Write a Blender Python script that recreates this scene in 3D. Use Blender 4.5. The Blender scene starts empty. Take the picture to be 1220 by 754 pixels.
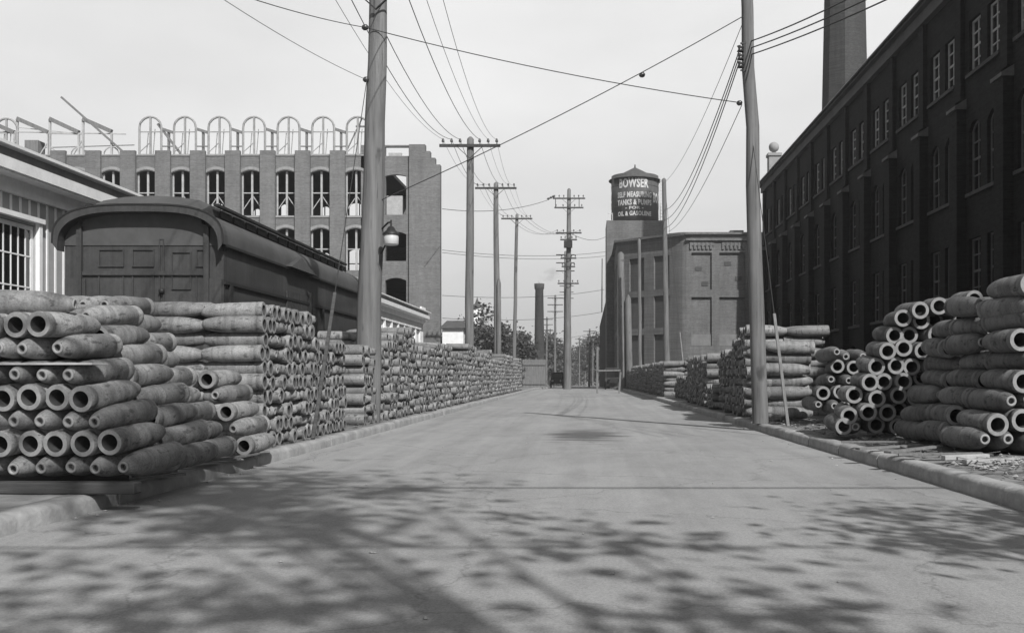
import bpy, bmesh, math, random
import numpy as np
from mathutils import Vector, Matrix
R = math.radians
rnd = random.Random(7)
scene = bpy.context.scene
C = scene.collection

# ---------------------------------------------------------------- camera, sky, sun, exposure
F, CX, CY, EYE = 1200.0, 700.0, 448.0, 1.1          # focal length and vanishing point in photo pixels (1220 x 754)
cam = bpy.data.cameras.new('camera'); cam_o = bpy.data.objects.new('camera', cam); C.objects.link(cam_o)
cam_o.location = (0, 0, EYE); cam_o.rotation_euler = (R(90), 0, 0)
cam.sensor_fit = 'HORIZONTAL'; cam.sensor_width = 36; cam.lens = 36*F/1220
cam.shift_x = (610-CX)/1220; cam.shift_y = (CY-377)/1220
cam.clip_start = 0.05; cam.clip_end = 3000
scene.camera = cam_o
SUN_EL, SUN_AZ = R(41), math.atan2(0.45, -0.893)      # behind the camera, to the right
SKY_AHEAD = 8.5
world = bpy.data.worlds.new('World'); scene.world = world; world.use_nodes = True
wn, wl = world.node_tree.nodes, world.node_tree.links
for n in list(wn): wn.remove(n)
sky = wn.new('ShaderNodeTexSky'); sky.sky_type = 'NISHITA'; sky.sun_disc = False
sky.sun_elevation = SUN_EL; sky.sun_rotation = SUN_AZ; sky.air_density = 1.0; sky.dust_density = 1.0; sky.ozone_density = 1.0
bw = wn.new('ShaderNodeRGBToBW'); wl.new(sky.outputs[0], bw.inputs[0])
tc = wn.new('ShaderNodeTexCoord'); cl = wn.new('ShaderNodeTexNoise')          # mottled bright patch added to the sky ahead only, to keep ambient light low
mp = wn.new('ShaderNodeMapping'); mp.inputs['Scale'].default_value = (1.0, 1.0, 2.6)
wl.new(tc.outputs['Generated'], mp.inputs[0]); wl.new(mp.outputs[0], cl.inputs['Vector'])
cl.inputs['Scale'].default_value = 2.0; cl.inputs['Detail'].default_value = 6; cl.inputs['Roughness'].default_value = 0.5
cr = wn.new('ShaderNodeMapRange'); cr.inputs['From Min'].default_value = 0.3; cr.inputs['From Max'].default_value = 0.75
cr.inputs['To Min'].default_value = SKY_AHEAD*0.84; cr.inputs['To Max'].default_value = SKY_AHEAD*1.16
wl.new(cl.outputs[0], cr.inputs[0])
sp = wn.new('ShaderNodeSeparateXYZ'); wl.new(tc.outputs['Generated'], sp.inputs[0])
up = wn.new('ShaderNodeMapRange'); up.inputs['From Min'].default_value = 0.0; up.inputs['From Max'].default_value = 0.4; up.inputs['To Min'].default_value = 0.86; up.inputs['To Max'].default_value = 1.16
wl.new(sp.outputs[2], up.inputs[0])
cm = wn.new('ShaderNodeMath'); cm.operation = 'MULTIPLY'; wl.new(cr.outputs[0], cm.inputs[0]); wl.new(up.outputs[0], cm.inputs[1])
fw_ = wn.new('ShaderNodeMapRange'); fw_.interpolation_type = 'SMOOTHSTEP'; fw_.inputs['From Min'].default_value = 0.4; fw_.inputs['From Max'].default_value = 0.84
fw_.inputs['To Min'].default_value = 0.0; fw_.inputs['To Max'].default_value = 0.95
wl.new(sp.outputs[1], fw_.inputs[0])
mul = wn.new('ShaderNodeMix'); mul.data_type = 'FLOAT'; wl.new(fw_.outputs[0], mul.inputs[0]); wl.new(bw.outputs[0], mul.inputs[2]); wl.new(cm.outputs[0], mul.inputs[3])
bg = wn.new('ShaderNodeBackground'); bg.inputs['Strength'].default_value = 0.09
wl.new(mul.outputs[0], bg.inputs['Color'])
wo = wn.new('ShaderNodeOutputWorld'); wl.new(bg.outputs[0], wo.inputs['Surface'])
sun = bpy.data.lights.new('sun', 'SUN'); sun.energy = 4.35; sun.angle = R(0.6); sun.color = (1, 0.995, 0.985)
sun_o = bpy.data.objects.new('sun', sun); C.objects.link(sun_o)
LD = Vector((-0.45*math.cos(SUN_EL), 0.893*math.cos(SUN_EL), -math.sin(SUN_EL)))
sun_o.rotation_euler = LD.to_track_quat('-Z', 'Y').to_euler(); sun_o.location = (20, -40, 60)
scene.view_settings.view_transform = 'Standard'; scene.view_settings.look = 'None'
scene.view_settings.exposure = 0.15; scene.view_settings.gamma = 1; scene.view_settings.use_curve_mapping = False
scene.render.engine = 'CYCLES'

# ---------------------------------------------------------------- helpers
def P(px, py, Z):
    "the point at depth Z that the photo shows at pixel px, py"
    return Vector(((px-CX)/F*Z, Z, EYE+(CY-py)/F*Z))
def ground_z(y):
    return 0.0 if y < 82 else -0.0085*(min(y, 480)-82)

class MB:
    def __init__(s): s.v = []; s.f = []; s.m = []; s.sm = []; s.cuts = []
    def cut(s): s.cuts.append((len(s.v), len(s.f)))
    def add(s, vs, fs, mi=0, smooth=False):
        o = len(s.v); s.v += [tuple(p) for p in vs]
        for f in fs: s.f.append(tuple(i+o for i in f)); s.m.append(mi); s.sm.append(smooth)
    def quad(s, a, b, c, d, mi=0): s.add([a, b, c, d], [(0, 1, 2, 3)], mi)
    def box(s, x0, x1, y0, y1, z0, z1, mi=0, M=None):
        vs = [Vector((x, y, z)) for z in (z0, z1) for y in (y0, y1) for x in (x0, x1)]
        if M: vs = [M @ v for v in vs]
        s.add(vs, [(0, 2, 3, 1), (4, 5, 7, 6), (0, 1, 5, 4), (2, 6, 7, 3), (0, 4, 6, 2), (1, 3, 7, 5)], mi)
    def bar(s, a, b, w, h=None, mi=0, up=(0, 0, 1)):
        a, b = Vector(a), Vector(b); h = h or w; d = b-a; L = d.length; d.normalize()
        u = Vector(up)
        if abs(d.dot(u)) > .98: u = Vector((0, 1, 0))
        sx = d.cross(u).normalized(); sz = sx.cross(d).normalized()
        vs = [p+sx*i*w/2+sz*j*h/2 for p in (a, b) for j in (-1, 1) for i in (-1, 1)]
        s.add(vs, [(0, 1, 3, 2), (4, 6, 7, 5), (0, 4, 5, 1), (2, 3, 7, 6), (0, 2, 6, 4), (1, 5, 7, 3)], mi)
    def tube(s, pts, rad, seg=8, mi=0, caps=True):
        pts = [Vector(p) for p in pts]
        if not hasattr(rad, '__len__'): rad = [rad]*len(pts)
        vs, fs = [], []
        for i, p in enumerate(pts):
            d = (pts[min(i+1, len(pts)-1)]-pts[max(i-1, 0)]).normalized()
            u = Vector((0, 0, 1)) if abs(d.z) < .9 else Vector((0, 1, 0))
            a = d.cross(u).normalized(); b = a.cross(d)
            for k in range(seg):
                t = 2*math.pi*k/seg; vs.append(p+(a*math.cos(t)+b*math.sin(t))*rad[i])
        for i in range(len(pts)-1):
            for k in range(seg):
                k2 = (k+1) % seg; fs.append((i*seg+k, (i+1)*seg+k, (i+1)*seg+k2, i*seg+k2))
        s.add(vs, fs, mi, True)
        if caps:
            n = len(pts)-1
            s.add(vs[:seg], [tuple(range(seg))], mi); s.add(vs[n*seg:], [tuple(range(seg))[::-1]], mi)
    def lathe(s, prof, seg=24, M=None, mi=0, smooth=True):
        "prof: (radius, z) pairs turned about z"
        vs, fs = [], []
        for r, z in prof:
            for k in range(seg):
                t = 2*math.pi*k/seg; p = Vector((r*math.cos(t), r*math.sin(t), z)); vs.append(M @ p if M else p)
        for i in range(len(prof)-1):
            for k in range(seg):
                k2 = (k+1) % seg; fs.append((i*seg+k, i*seg+k2, (i+1)*seg+k2, (i+1)*seg+k))
        s.add(vs, fs, mi, smooth)
    def build(s, name, mats, parent=None, bevel=0, loc=None):
        me = bpy.data.meshes.new(name)
        v = s.v
        if loc is not None: v = [(p[0]-loc[0], p[1]-loc[1], p[2]-loc[2]) for p in v]
        me.from_pydata(v, [], s.f); 
        for m in (mats if isinstance(mats, (list, tuple)) else [mats]): me.materials.append(m)
        me.polygons.foreach_set('material_index', s.m); me.polygons.foreach_set('use_smooth', s.sm)
        me.update()
        o = bpy.data.objects.new(name, me); C.objects.link(o)
        if loc is not None: o.location = loc
        if parent: o.parent = parent
        if bevel:
            b = o.modifiers.new('bevel', 'BEVEL'); b.width = bevel; b.segments = 2; b.limit_method = 'ANGLE'
        return o
def tag(o, label, cat, group=None):
    o['label'] = label; o['category'] = cat
    if group: o['group'] = group
    return o
def empty(name, label, cat, loc=(0, 0, 0), group=None):
    o = bpy.data.objects.new(name, None); C.objects.link(o); o.location = loc; o.empty_display_size = .2
    return tag(o, label, cat, group)
def part(mb, name, mats, root, bevel=0):
    "mesh in world coordinates, child of an empty (no rotation on the empty)"
    o = mb.build(name, mats, root, bevel, loc=tuple(root.location)) ; o.location = (0, 0, 0); return o
def pieces(mb, name, mats, root):
    "every piece closed off with mb.cut() becomes a part of its own"
    if not mb.v: return []
    if not mb.cuts or mb.cuts[-1] != (len(mb.v), len(mb.f)): mb.cut()
    v0 = f0 = 0; out = []
    for v1, f1 in mb.cuts:
        if v1 == v0: continue
        q = MB(); q.v = mb.v[v0:v1]; q.f = [tuple(i-v0 for i in f) for f in mb.f[f0:f1]]; q.m = mb.m[f0:f1]; q.sm = mb.sm[f0:f1]
        out.append(part(q, name, mats, root)); v0, f0 = v1, f1
    return out
def struct(o): o['kind'] = 'structure'; return o
ORD = ['first', 'second', 'third', 'fourth', 'fifth', 'sixth', 'seventh', 'eighth', 'ninth', 'tenth', 'eleventh', 'twelfth']+['farther along']*40

# ---------------------------------------------------------------- materials (all neutral: the photograph is black and white)
def new_mat(name, rough=.8, spec=.3):
    m = bpy.data.materials.new(name); m.use_nodes = True
    b = m.node_tree.nodes['Principled BSDF']; b.inputs['Roughness'].default_value = rough; b.inputs['Specular IOR Level'].default_value = spec
    return m, m.node_tree.nodes, m.node_tree.links, b
def ramp(n, stops, interp='LINEAR'):
    r = n.new('ShaderNodeValToRGB'); r.color_ramp.interpolation = interp
    e = r.color_ramp.elements
    while len(e) < len(stops): e.new(0.5)
    for el, (p, g) in zip(e, stops): el.position = p; el.color = (g, g, g, 1)
    return r
def noise(n, l, scale, detail=6, rough=.6, coord='Object', stretch=None, src=None):
    t = n.new('ShaderNodeTexNoise'); t.inputs['Scale'].default_value = scale; t.inputs['Detail'].default_value = detail; t.inputs['Roughness'].default_value = rough
    if src is None:
        c = n.new('ShaderNodeTexCoord'); src = c.outputs[coord]
    if stretch:
        mp = n.new('ShaderNodeMapping'); mp.inputs['Scale'].default_value = stretch; l.new(src, mp.inputs[0]); src = mp.outputs[0]
    l.new(src, t.inputs['Vector']); return t
def mixmul(n, l, a, b, fac=1.0):
    x = n.new('ShaderNodeMix'); x.data_type = 'RGBA'; x.blend_type = 'MULTIPLY'; x.inputs[0].default_value = fac
    l.new(a, x.inputs[6]); l.new(b, x.inputs[7]); return x.outputs[2]
def bump(n, l, b, h, strength=.3, dist=.02):
    bp = n.new('ShaderNodeBump'); bp.inputs['Strength'].default_value = strength; bp.inputs['Distance'].default_value = dist
    l.new(h, bp.inputs['Height']); l.new(bp.outputs[0], b.inputs['Normal'])
def plain(name, base, var=.25, scale=3, rough=.8, spec=.3, stretch=None, bmp=.0, detail=6):
    m, n, l, b = new_mat(name, rough, spec)
    t = noise(n, l, scale, detail, .65, stretch=stretch)
    r = ramp(n, [(.3, base*(1-var)), (.7, base*(1+var))]); l.new(t.outputs[0], r.inputs[0])
    t2 = noise(n, l, scale*7, 4, .6, stretch=stretch); r2 = ramp(n, [(.3, 1-var*.6), (.7, 1)]); l.new(t2.outputs[0], r2.inputs[0])
    l.new(mixmul(n, l, r.outputs[0], r2.outputs[0]), b.inputs['Base Color'])
    if bmp: bump(n, l, b, t2.outputs[0], bmp)
    return m
def brick(name, base, mortar, var=.2, scale=1.0, stain=.35):
    m, n, l, b = new_mat(name, .9, .15)
    c = n.new('ShaderNodeTexCoord'); s = n.new('ShaderNodeSeparateXYZ'); l.new(c.outputs['Object'], s.inputs[0])
    a = n.new('ShaderNodeMath'); a.operation = 'ADD'; l.new(s.outputs[0], a.inputs[0]); l.new(s.outputs[1], a.inputs[1])
    k = n.new('ShaderNodeCombineXYZ'); l.new(a.outputs[0], k.inputs[0]); l.new(s.outputs[2], k.inputs[1])
    t = n.new('ShaderNodeTexBrick'); t.inputs['Scale'].default_value = scale
    t.inputs['Brick Width'].default_value = .22; t.inputs['Row Height'].default_value = .075; t.inputs['Mortar Size'].default_value = .009
    t.inputs['Color1'].default_value = (base*(1-var),)*3+(1,); t.inputs['Color2'].default_value = (base*(1+var),)*3+(1,); t.inputs['Mortar'].default_value = (mortar,)*3+(1,)
    l.new(k.outputs[0], t.inputs['Vector'])
    t2 = noise(n, l, .35, 8, .65, stretch=(1, 1, .5)); r2 = ramp(n, [(.3, 1-stain), (.65, 1)]); l.new(t2.outputs[0], r2.inputs[0])
    t3 = noise(n, l, 1.3, 6, .65, stretch=(2.5, 2.5, .25)); r3 = ramp(n, [(.3, 1-stain*.6), (.6, 1)]); l.new(t3.outputs[0], r3.inputs[0])
    o = mixmul(n, l, t.outputs[0], r2.outputs[0]); o = mixmul(n, l, o, r3.outputs[0])
    t4 = noise(n, l, 1.0, 5, .7, stretch=(.25, .25, 9)); r4 = ramp(n, [(.35, 1-stain*.7), (.6, 1)]); l.new(t4.outputs[0], r4.inputs[0]); o = mixmul(n, l, o, r4.outputs[0])
    t5 = noise(n, l, 9, 4, .7); r5 = ramp(n, [(.35, 1-stain*.6), (.6, 1.0)]); l.new(t5.outputs[0], r5.inputs[0]); o = mixmul(n, l, o, r5.outputs[0])
    l.new(o, b.inputs['Base Color']); bump(n, l, b, t.outputs['Fac'], .25, .01)
    b.inputs['Normal'].links[0].from_node.invert = True
    return m
def wood(name, base, var=.3, axis='Z', rough=.85):
    st = {'X': (.6, 9, 9), 'Y': (9, .6, 9), 'Z': (9, 9, .5)}[axis]
    return plain(name, base, var, 1.6, rough, .2, stretch=st, bmp=.25)

M = {}
M['factory_brick'] = brick('factory_brick', .22, .24, .14, stain=.26)
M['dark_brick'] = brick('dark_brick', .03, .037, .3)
M['chimney_brick'] = brick('chimney_brick', .085, .10, .2)
M['pale_brick'] = brick('pale_brick', .21, .24, .16, stain=.32)
M['blind_brick'] = brick('blind_brick', .1, .12, .12, stain=.2)
M['concrete_dark'] = plain('concrete_dark', .14, .3, 2)
M['panel_base'] = plain('panel_base', .2, .2, 2)
M['sash_painted_light'] = plain('sash_painted_light', .45, .2, 3)  # top-row sashes: the light they catch is put into a paler colour
M['pale_stone'] = plain('pale_stone', .3, .2, 2)
M['white_paint'] = plain('white_paint', .85, .1, 2.5, .6)
M['wall_panel'] = plain('wall_panel', .4, .12, 1.5, .7)
M['sash_paint'] = plain('sash_paint', .14, .15, 3, .5)
M['raw_timber'] = plain('raw_timber', .42, .2, 3)
M['frame_timber'] = plain('frame_timber', .33, .25, 3)
def pole_mat():
    m, n, l, b = new_mat('pole_wood', .9, .15)
    t = noise(n, l, 1.3, 7, .65, stretch=(7, 7, .35)); r = ramp(n, [(.3, .115), (.7, .25)]); l.new(t.outputs[0], r.inputs[0])
    t2 = noise(n, l, 2.2, 5, .7, stretch=(14, 14, .3)); r2 = ramp(n, [(.34, .35), (.4, 1)]); l.new(t2.outputs[0], r2.inputs[0])
    t3 = noise(n, l, 2.4, 3, .5, stretch=(1, 1, .55)); r3 = ramp(n, [(.3, .5), (.36, 1)]); l.new(t3.outputs[0], r3.inputs[0])
    t4 = noise(n, l, .6, 4, .5); r4 = ramp(n, [(.3, .75), (.65, 1)]); l.new(t4.outputs[0], r4.inputs[0])
    o = mixmul(n, l, r.outputs[0], r2.outputs[0], .8); o = mixmul(n, l, o, r3.outputs[0]); o = mixmul(n, l, o, r4.outputs[0])
    l.new(o, b.inputs['Base Color']); bump(n, l, b, r2.outputs[0], .6, .015); return m
M['pole_wood'] = pole_mat()
M['arm_wood'] = plain('arm_wood', .06, .3, 3)
M['plank_wood'] = wood('plank_wood', .08, .35, 'X')
M['grey_wood'] = wood('grey_wood', .2, .3)
def car_mat():
    m, n, l, b = new_mat('car_paint', .6, .35)
    t = noise(n, l, 1.4, 7, .65); r = ramp(n, [(.3, .042), (.7, .078)]); l.new(t.outputs[0], r.inputs[0])
    t2 = noise(n, l, 2.0, 6, .7, stretch=(5, 5, .25)); r2 = ramp(n, [(.35, .7), (.6, 1)]); l.new(t2.outputs[0], r2.inputs[0])
    t3 = noise(n, l, 22, 4, .7); r3 = ramp(n, [(.3, .75), (.55, 1)]); l.new(t3.outputs[0], r3.inputs[0])
    c = n.new('ShaderNodeTexCoord'); s_ = n.new('ShaderNodeSeparateXYZ'); l.new(c.outputs['Object'], s_.inputs[0])
    ad = n.new('ShaderNodeMath'); ad.operation = 'ADD'; l.new(s_.outputs[0], ad.inputs[0]); l.new(s_.outputs[1], ad.inputs[1])
    ml = n.new('ShaderNodeMath'); ml.operation = 'MULTIPLY'; ml.inputs[1].default_value = 1/.13; l.new(ad.outputs[0], ml.inputs[0])
    fr = n.new('ShaderNodeMath'); fr.operation = 'FRACT'; l.new(ml.outputs[0], fr.inputs[0]); r4 = ramp(n, [(0, .72), (.07, 1)]); l.new(fr.outputs[0], r4.inputs[0])
    o = mixmul(n, l, r.outputs[0], r2.outputs[0]); o = mixmul(n, l, o, r3.outputs[0]); o = mixmul(n, l, o, r4.outputs[0], .6)
    l.new(o, b.inputs['Base Color']); bump(n, l, b, r4.outputs[0], .3, .01); return m
M['car_paint'] = car_mat()
M['car_roof'] = plain('car_roof', .08, .22, 1.2, .7, .3)
M['dark_trim'] = plain('dark_trim', .025, .2, 3, .6)
M['dark_metal'] = plain('dark_metal', .03, .3, 5, .5)
M['light_metal'] = plain('light_metal', .55, .12, 4, .45)
M['porcelain'] = plain('porcelain', .06, .2, 5, .25, .5)
M['wire'] = plain('wire', .04, .1, 3, .6)
M['wire_pale'] = plain('wire_pale', .2, .1, 3, .5)
M['tank'] = plain('tank', .085, .2, .8, .7, stretch=(4, 4, .4))
M['letter'] = plain('letter', .6, .25, 3, .7)
M['roof_felt'] = plain('roof_felt', .09, .25, 1)
M['bark'] = plain('bark', .09, .35, 4, .9, bmp=.5)
M['concrete'] = plain('concrete', .32, .2, 1.5)
M['rubble'] = plain('rubble', .36, .3, 9, bmp=.4)
M['interior'] = plain('interior', .05, .3, .6)
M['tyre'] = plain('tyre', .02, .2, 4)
M['cloth'] = plain('cloth', .03, .3, 6)
def glass_mat():
    m, n, l, b = new_mat('window_glass', .12, .6); b.inputs['Base Color'].default_value = (.012, .012, .012, 1)
    t = noise(n, l, 1.2, 3); bump(n, l, b, t.outputs[0], .08, .05); return m
M['glass'] = glass_mat()
def leaf_mat(name, base):
    m, n, l, b = new_mat(name, .6, .25)
    g = n.new('ShaderNodeNewGeometry'); r = ramp(n, [(0, base*.55), (1, base*1.45)]); l.new(g.outputs['Random Per Island'], r.inputs[0])
    l.new(r.outputs[0], b.inputs['Base Color'])
    return m
M['leaf'] = leaf_mat('leaf', .075)
def shell_mat(name, dark):
    m, n, l, b = new_mat(name, .62, .35)
    c = n.new('ShaderNodeTexCoord'); oi = n.new('ShaderNodeObjectInfo'); geo = n.new('ShaderNodeNewGeometry')
    off = n.new('ShaderNodeVectorMath'); off.operation = 'MULTIPLY_ADD'; off.inputs[1].default_value = (37, 53, 71)
    l.new(oi.outputs['Random'], off.inputs[0]); l.new(c.outputs['Object'], off.inputs[2])
    t = noise(n, l, 5, 7, .68, src=off.outputs[0]); r = ramp(n, [(.3, .19), (.5, .27), (.7, .36)]); l.new(t.outputs[0], r.inputs[0])
    t2 = noise(n, l, 16, 5, .6, src=off.outputs[0], stretch=(1, 1, .45)); r2 = ramp(n, [(.36, .25), (.425, 1)]); l.new(t2.outputs[0], r2.inputs[0])
    t4 = noise(n, l, 60, 3, .6, src=off.outputs[0]); r4 = ramp(n, [(.35, .7), (.6, 1)]); l.new(t4.outputs[0], r4.inputs[0])
    t3 = noise(n, l, 2, 2, .5, src=off.outputs[0], stretch=(.3, .3, 7)); r3 = ramp(n, [(.4, .78), (.5, 1.0)]); l.new(t3.outputs[0], r3.inputs[0])
    ad = n.new('ShaderNodeMath'); ad.operation = 'ADD'; l.new(oi.outputs['Random'], ad.inputs[0]); l.new(geo.outputs['Random Per Island'], ad.inputs[1])
    fr = n.new('ShaderNodeMath'); fr.operation = 'FRACT'; l.new(ad.outputs[0], fr.inputs[0])
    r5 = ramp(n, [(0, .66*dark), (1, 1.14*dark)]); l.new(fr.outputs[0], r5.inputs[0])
    o = mixmul(n, l, r.outputs[0], r2.outputs[0], .75); o = mixmul(n, l, o, r3.outputs[0]); o = mixmul(n, l, o, r4.outputs[0]); o = mixmul(n, l, o, r5.outputs[0])
    l.new(o, b.inputs['Base Color']); bump(n, l, b, t4.outputs[0], .25, .004)
    return m
M['shell'] = shell_mat('shell_iron', 1.0); M['shell_painted_shade'] = shell_mat('shell_iron_painted_shade', .62)  # second copy: same iron, the right heap's shade darkened into its colour
M['shell_rim'] = plain('shell_rim', .3, .3, 9, .6)
M['shell_bore'] = plain('shell_bore', .06, .4, 6, .9)  # shade inside the hollow base is painted in as a darker tone
def road_mat():
    m, n, l, b = new_mat('road_surface', .85, .25)
    t = noise(n, l, .35, 9, .65, stretch=(1, .45, 1)); r = ramp(n, [(.3, .29), (.7, .39)]); l.new(t.outputs[0], r.inputs[0])
    t2 = noise(n, l, 2.2, 8, .7, stretch=(1, .35, 1)); r2 = ramp(n, [(.3, .84), (.55, 1)]); l.new(t2.outputs[0], r2.inputs[0])
    t3 = noise(n, l, 38, 5, .7); r3 = ramp(n, [(.3, .78), (.6, 1)]); l.new(t3.outputs[0], r3.inputs[0])
    t5 = noise(n, l, 9, 4, .6); r5 = ramp(n, [(.22, .55), (.31, 1)]); l.new(t5.outputs[0], r5.inputs[0])
    # oil drip stain: streaky patch in the middle of the lane
    c = n.new('ShaderNodeTexCoord'); mp = n.new('ShaderNodeMapping'); l.new(c.outputs['Object'], mp.inputs[0])
    mp.inputs['Location'].default_value = (0.0, -18.8/2.6, 0); mp.inputs['Scale'].default_value = (1/.85, 1/2.6, 1)
    ln = n.new('ShaderNodeVectorMath'); ln.operation = 'LENGTH'; l.new(mp.outputs[0], ln.inputs[0])
    t4 = noise(n, l, 1.1, 5, .6, stretch=(.6, 2.6, 1)); sb = n.new('ShaderNodeMath'); sb.operation = 'MULTIPLY_ADD'; sb.inputs[1].default_value = -2.2
    l.new(t4.outputs[0], sb.inputs[0]); sb2 = n.new('ShaderNodeMath'); sb2.operation = 'ADD'; sb2.inputs[1].default_value = 1.15
    l.new(ln.outputs[1], sb.inputs[2]); l.new(sb.outputs[0], sb2.inputs[0])
    r4 = ramp(n, [(.45, .38), (.95, 1)]); l.new(sb2.outputs[0], r4.inputs[0])
    t6 = noise(n, l, 1.0, 6, .6, stretch=(2.6, .07, 1)); r6 = ramp(n, [(.35, .86), (.6, 1)]); l.new(t6.outputs[0], r6.inputs[0])      # wheel wear along the street
    wv = noise(n, l, .8, 5, .7); wa = n.new('ShaderNodeVectorMath'); wa.operation = 'MULTIPLY_ADD'; wa.inputs[1].default_value = (1.1, 1.1, 0)
    l.new(wv.outputs['Color'], wa.inputs[0]); l.new(c.outputs['Object'], wa.inputs[2])
    vo = n.new('ShaderNodeTexVoronoi'); vo.feature = 'DISTANCE_TO_EDGE'; vo.inputs['Scale'].default_value = .33; l.new(wa.outputs[0], vo.inputs['Vector'])
    r7 = ramp(n, [(.0, .62), (.006, 1)]); l.new(vo.outputs['Distance'], r7.inputs[0])
    t8 = noise(n, l, 90, 3, .8); r8 = ramp(n, [(.3, .75), (.5, 1), (.72, 1.15)]); l.new(t8.outputs[0], r8.inputs[0])
    o = mixmul(n, l, r.outputs[0], r2.outputs[0]); o = mixmul(n, l, o, r3.outputs[0]); o = mixmul(n, l, o, r5.outputs[0], .6); o = mixmul(n, l, o, r4.outputs[0])
    o = mixmul(n, l, o, r6.outputs[0]); o = mixmul(n, l, o, r7.outputs[0], .7); o = mixmul(n, l, o, r8.outputs[0])
    l.new(o, b.inputs['Base Color']); bump(n, l, b, t3.outputs[0], .5, .01)
    return m
M['road'] = road_mat()
M['kerb'] = plain('kerb_stone', .34, .3, 2.2, .85, bmp=.5)
M['ground'] = plain('ground_soil', .17, .3, .8, .95, bmp=.5)
M['verge'] = plain('verge_dirt', .23, .35, 1.6, .95, bmp=.6)

# ---------------------------------------------------------------- ground, road, kerbs, verges
def kerb_left(y): return -4.0 - .003*max(0, y-10)
def kerb_right(y): return 3.6 - .0115*max(0, min(y, 110)-4)
ys = [-60, -20, -5] + [y for y in range(0, 82, 2)] + [82, 90, 100, 110, 120, 140, 170, 200, 250, 300, 380, 480, 620, 950]
mb = MB(); xs = [-700, -200, -60, -30, -10, 0, 10, 30, 60, 200, 700]
vs = [(x, y, ground_z(y)-.004) for y in ys for x in xs]; nx = len(xs)
mb.add(vs, [(i*nx+j, i*nx+j+1, (i+1)*nx+j+1, (i+1)*nx+j) for i in range(len(ys)-1) for j in range(nx-1)])
struct(mb.build('ground', M['ground']))
mb = MB()
for y0, y1 in zip(ys[:-1], ys[1:]):
    mb.quad((kerb_left(y0), y0, ground_z(y0)+.003), (kerb_right(y0), y0, ground_z(y0)+.003), (kerb_right(y1), y1, ground_z(y1)+.003), (kerb_left(y1), y1, ground_z(y1)+.003))
struct(mb.build('road', M['road']))
def kerb(side):
    f = kerb_left if side < 0 else kerb_right; rk = random.Random(3+side)
    mb = MB(); y = -4.0
    while y < 110:
        y1 = min(y+1.8, 110); jz = rk.uniform(-.012, .012); jx = rk.uniform(-.012, .012); g = .012
        prof = [(0, -.1), (0, .10), (.02, .135), (.06, .15), (.2, .152), (.2, -.1)]
        a = []; b = []
        for k in range(7):
            yy = y+g/2+(y1-y-g)*k/6; wz = rk.uniform(-.006, .006)
            a.append([Vector((f(yy)+side*(p+jx*(1 if i < 4 else 0)+(rk.uniform(-.008, .008) if 0 < i < 5 else 0)), yy, z+ground_z(yy)+(jz+wz if i > 0 and i < 5 else 0))) for i, (p, z) in enumerate(prof)])
        vs = [v for ring in a for v in ring]; n = len(prof)
        mb.add(vs, [(i*n+j, i*n+j+1, (i+1)*n+j+1, (i+1)*n+j) for i in range(6) for j in range(n-1)], 0, True)
        mb.add(a[0], [tuple(range(n))]); mb.add(a[-1], [tuple(range(n))])
        y = y1
    return struct(mb.build('kerb', M['kerb']))
kerb(-1); kerb(1)
def verge(side):
    f = kerb_left if side < 0 else kerb_right; rk = random.Random(11)
    mb = MB(); yy = [-20, -10]+[y*.5 for y in range(-8, 60)]+list(range(30, 111, 4)); off = [.2, .35, .55, .8, 1.1, 1.5, 2, 2.6, 3.4, 4.5, 6]
    if side > 0: off += [7.5, 9.2]
    vs = []
    for y in yy:
        for i, o in enumerate(off):
            bumpz = 0 if i == 0 else (rk.uniform(-.012, .02) if side > 0 else rk.uniform(-.006, .008))
            rise = (.06*min(1, (o-.2)/1.0) if side > 0 else 0)
            vs.append((f(y)+side*o, y, .142+ground_z(y)+bumpz+rise))
    n = len(off)
    mb.add(vs, [(i*n+j, i*n+j+1, (i+1)*n+j+1, (i+1)*n+j) for i in range(len(yy)-1) for j in range(n-1)], 0, True)
    return struct(mb.build('verge', M['verge']))
verge(-1); verge(1)

# ---------------------------------------------------------------- walls with openings
def wall(mb, O, sd, nd, s0, s1, z0, z1, ops, depth=.3, mi=0):
    "a wall in the plane through O along sd and z, facing nd; ops: (s0, s1, z0, z1, rise of the arched head)"
    O, sd, nd = Vector(O), Vector(sd), Vector(nd); Z = Vector((0, 0, 1))
    W = lambda s, z, d=0: O+sd*s+Z*z-nd*d
    S = sorted({s0, s1}|{o[0] for o in ops}|{o[1] for o in ops}); T = sorted({z0, z1}|{o[2] for o in ops}|{o[3] for o in ops})
    for a, b in zip(S[:-1], S[1:]):
        for c, d in zip(T[:-1], T[1:]):
            ms, mz = (a+b)/2, (c+d)/2
            if any(o[0] < ms < o[1] and o[2] < mz < o[3] for o in ops): continue
            mb.quad(W(a, c), W(b, c), W(b, d), W(a, d), mi)
    for a, b, c, d, h in ops:
        n = 8 if h > 0 else 1
        head = [(a+(b-a)*k/n, d-h*(2*k/n-1)**2 if h > 0 else d) for k in range(n+1)]
        for (p, q), (p2, q2) in zip(head[:-1], head[1:]):
            if h > 0: mb.quad(W(p, q), W(p2, q2), W(p2, d), W(p, d), mi)
            mb.quad(W(p, q), W(p, q, depth), W(p2, q2, depth), W(p2, q2), mi)
        mb.quad(W(a, c), W(a, c, depth), W(a, d-h, depth), W(a, d-h), mi); mb.quad(W(b, c), W(b, d-h), W(b, d-h, depth), W(b, c, depth), mi)
        mb.quad(W(a, c), W(b, c), W(b, c, depth), W(a, c, depth), mi)

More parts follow.
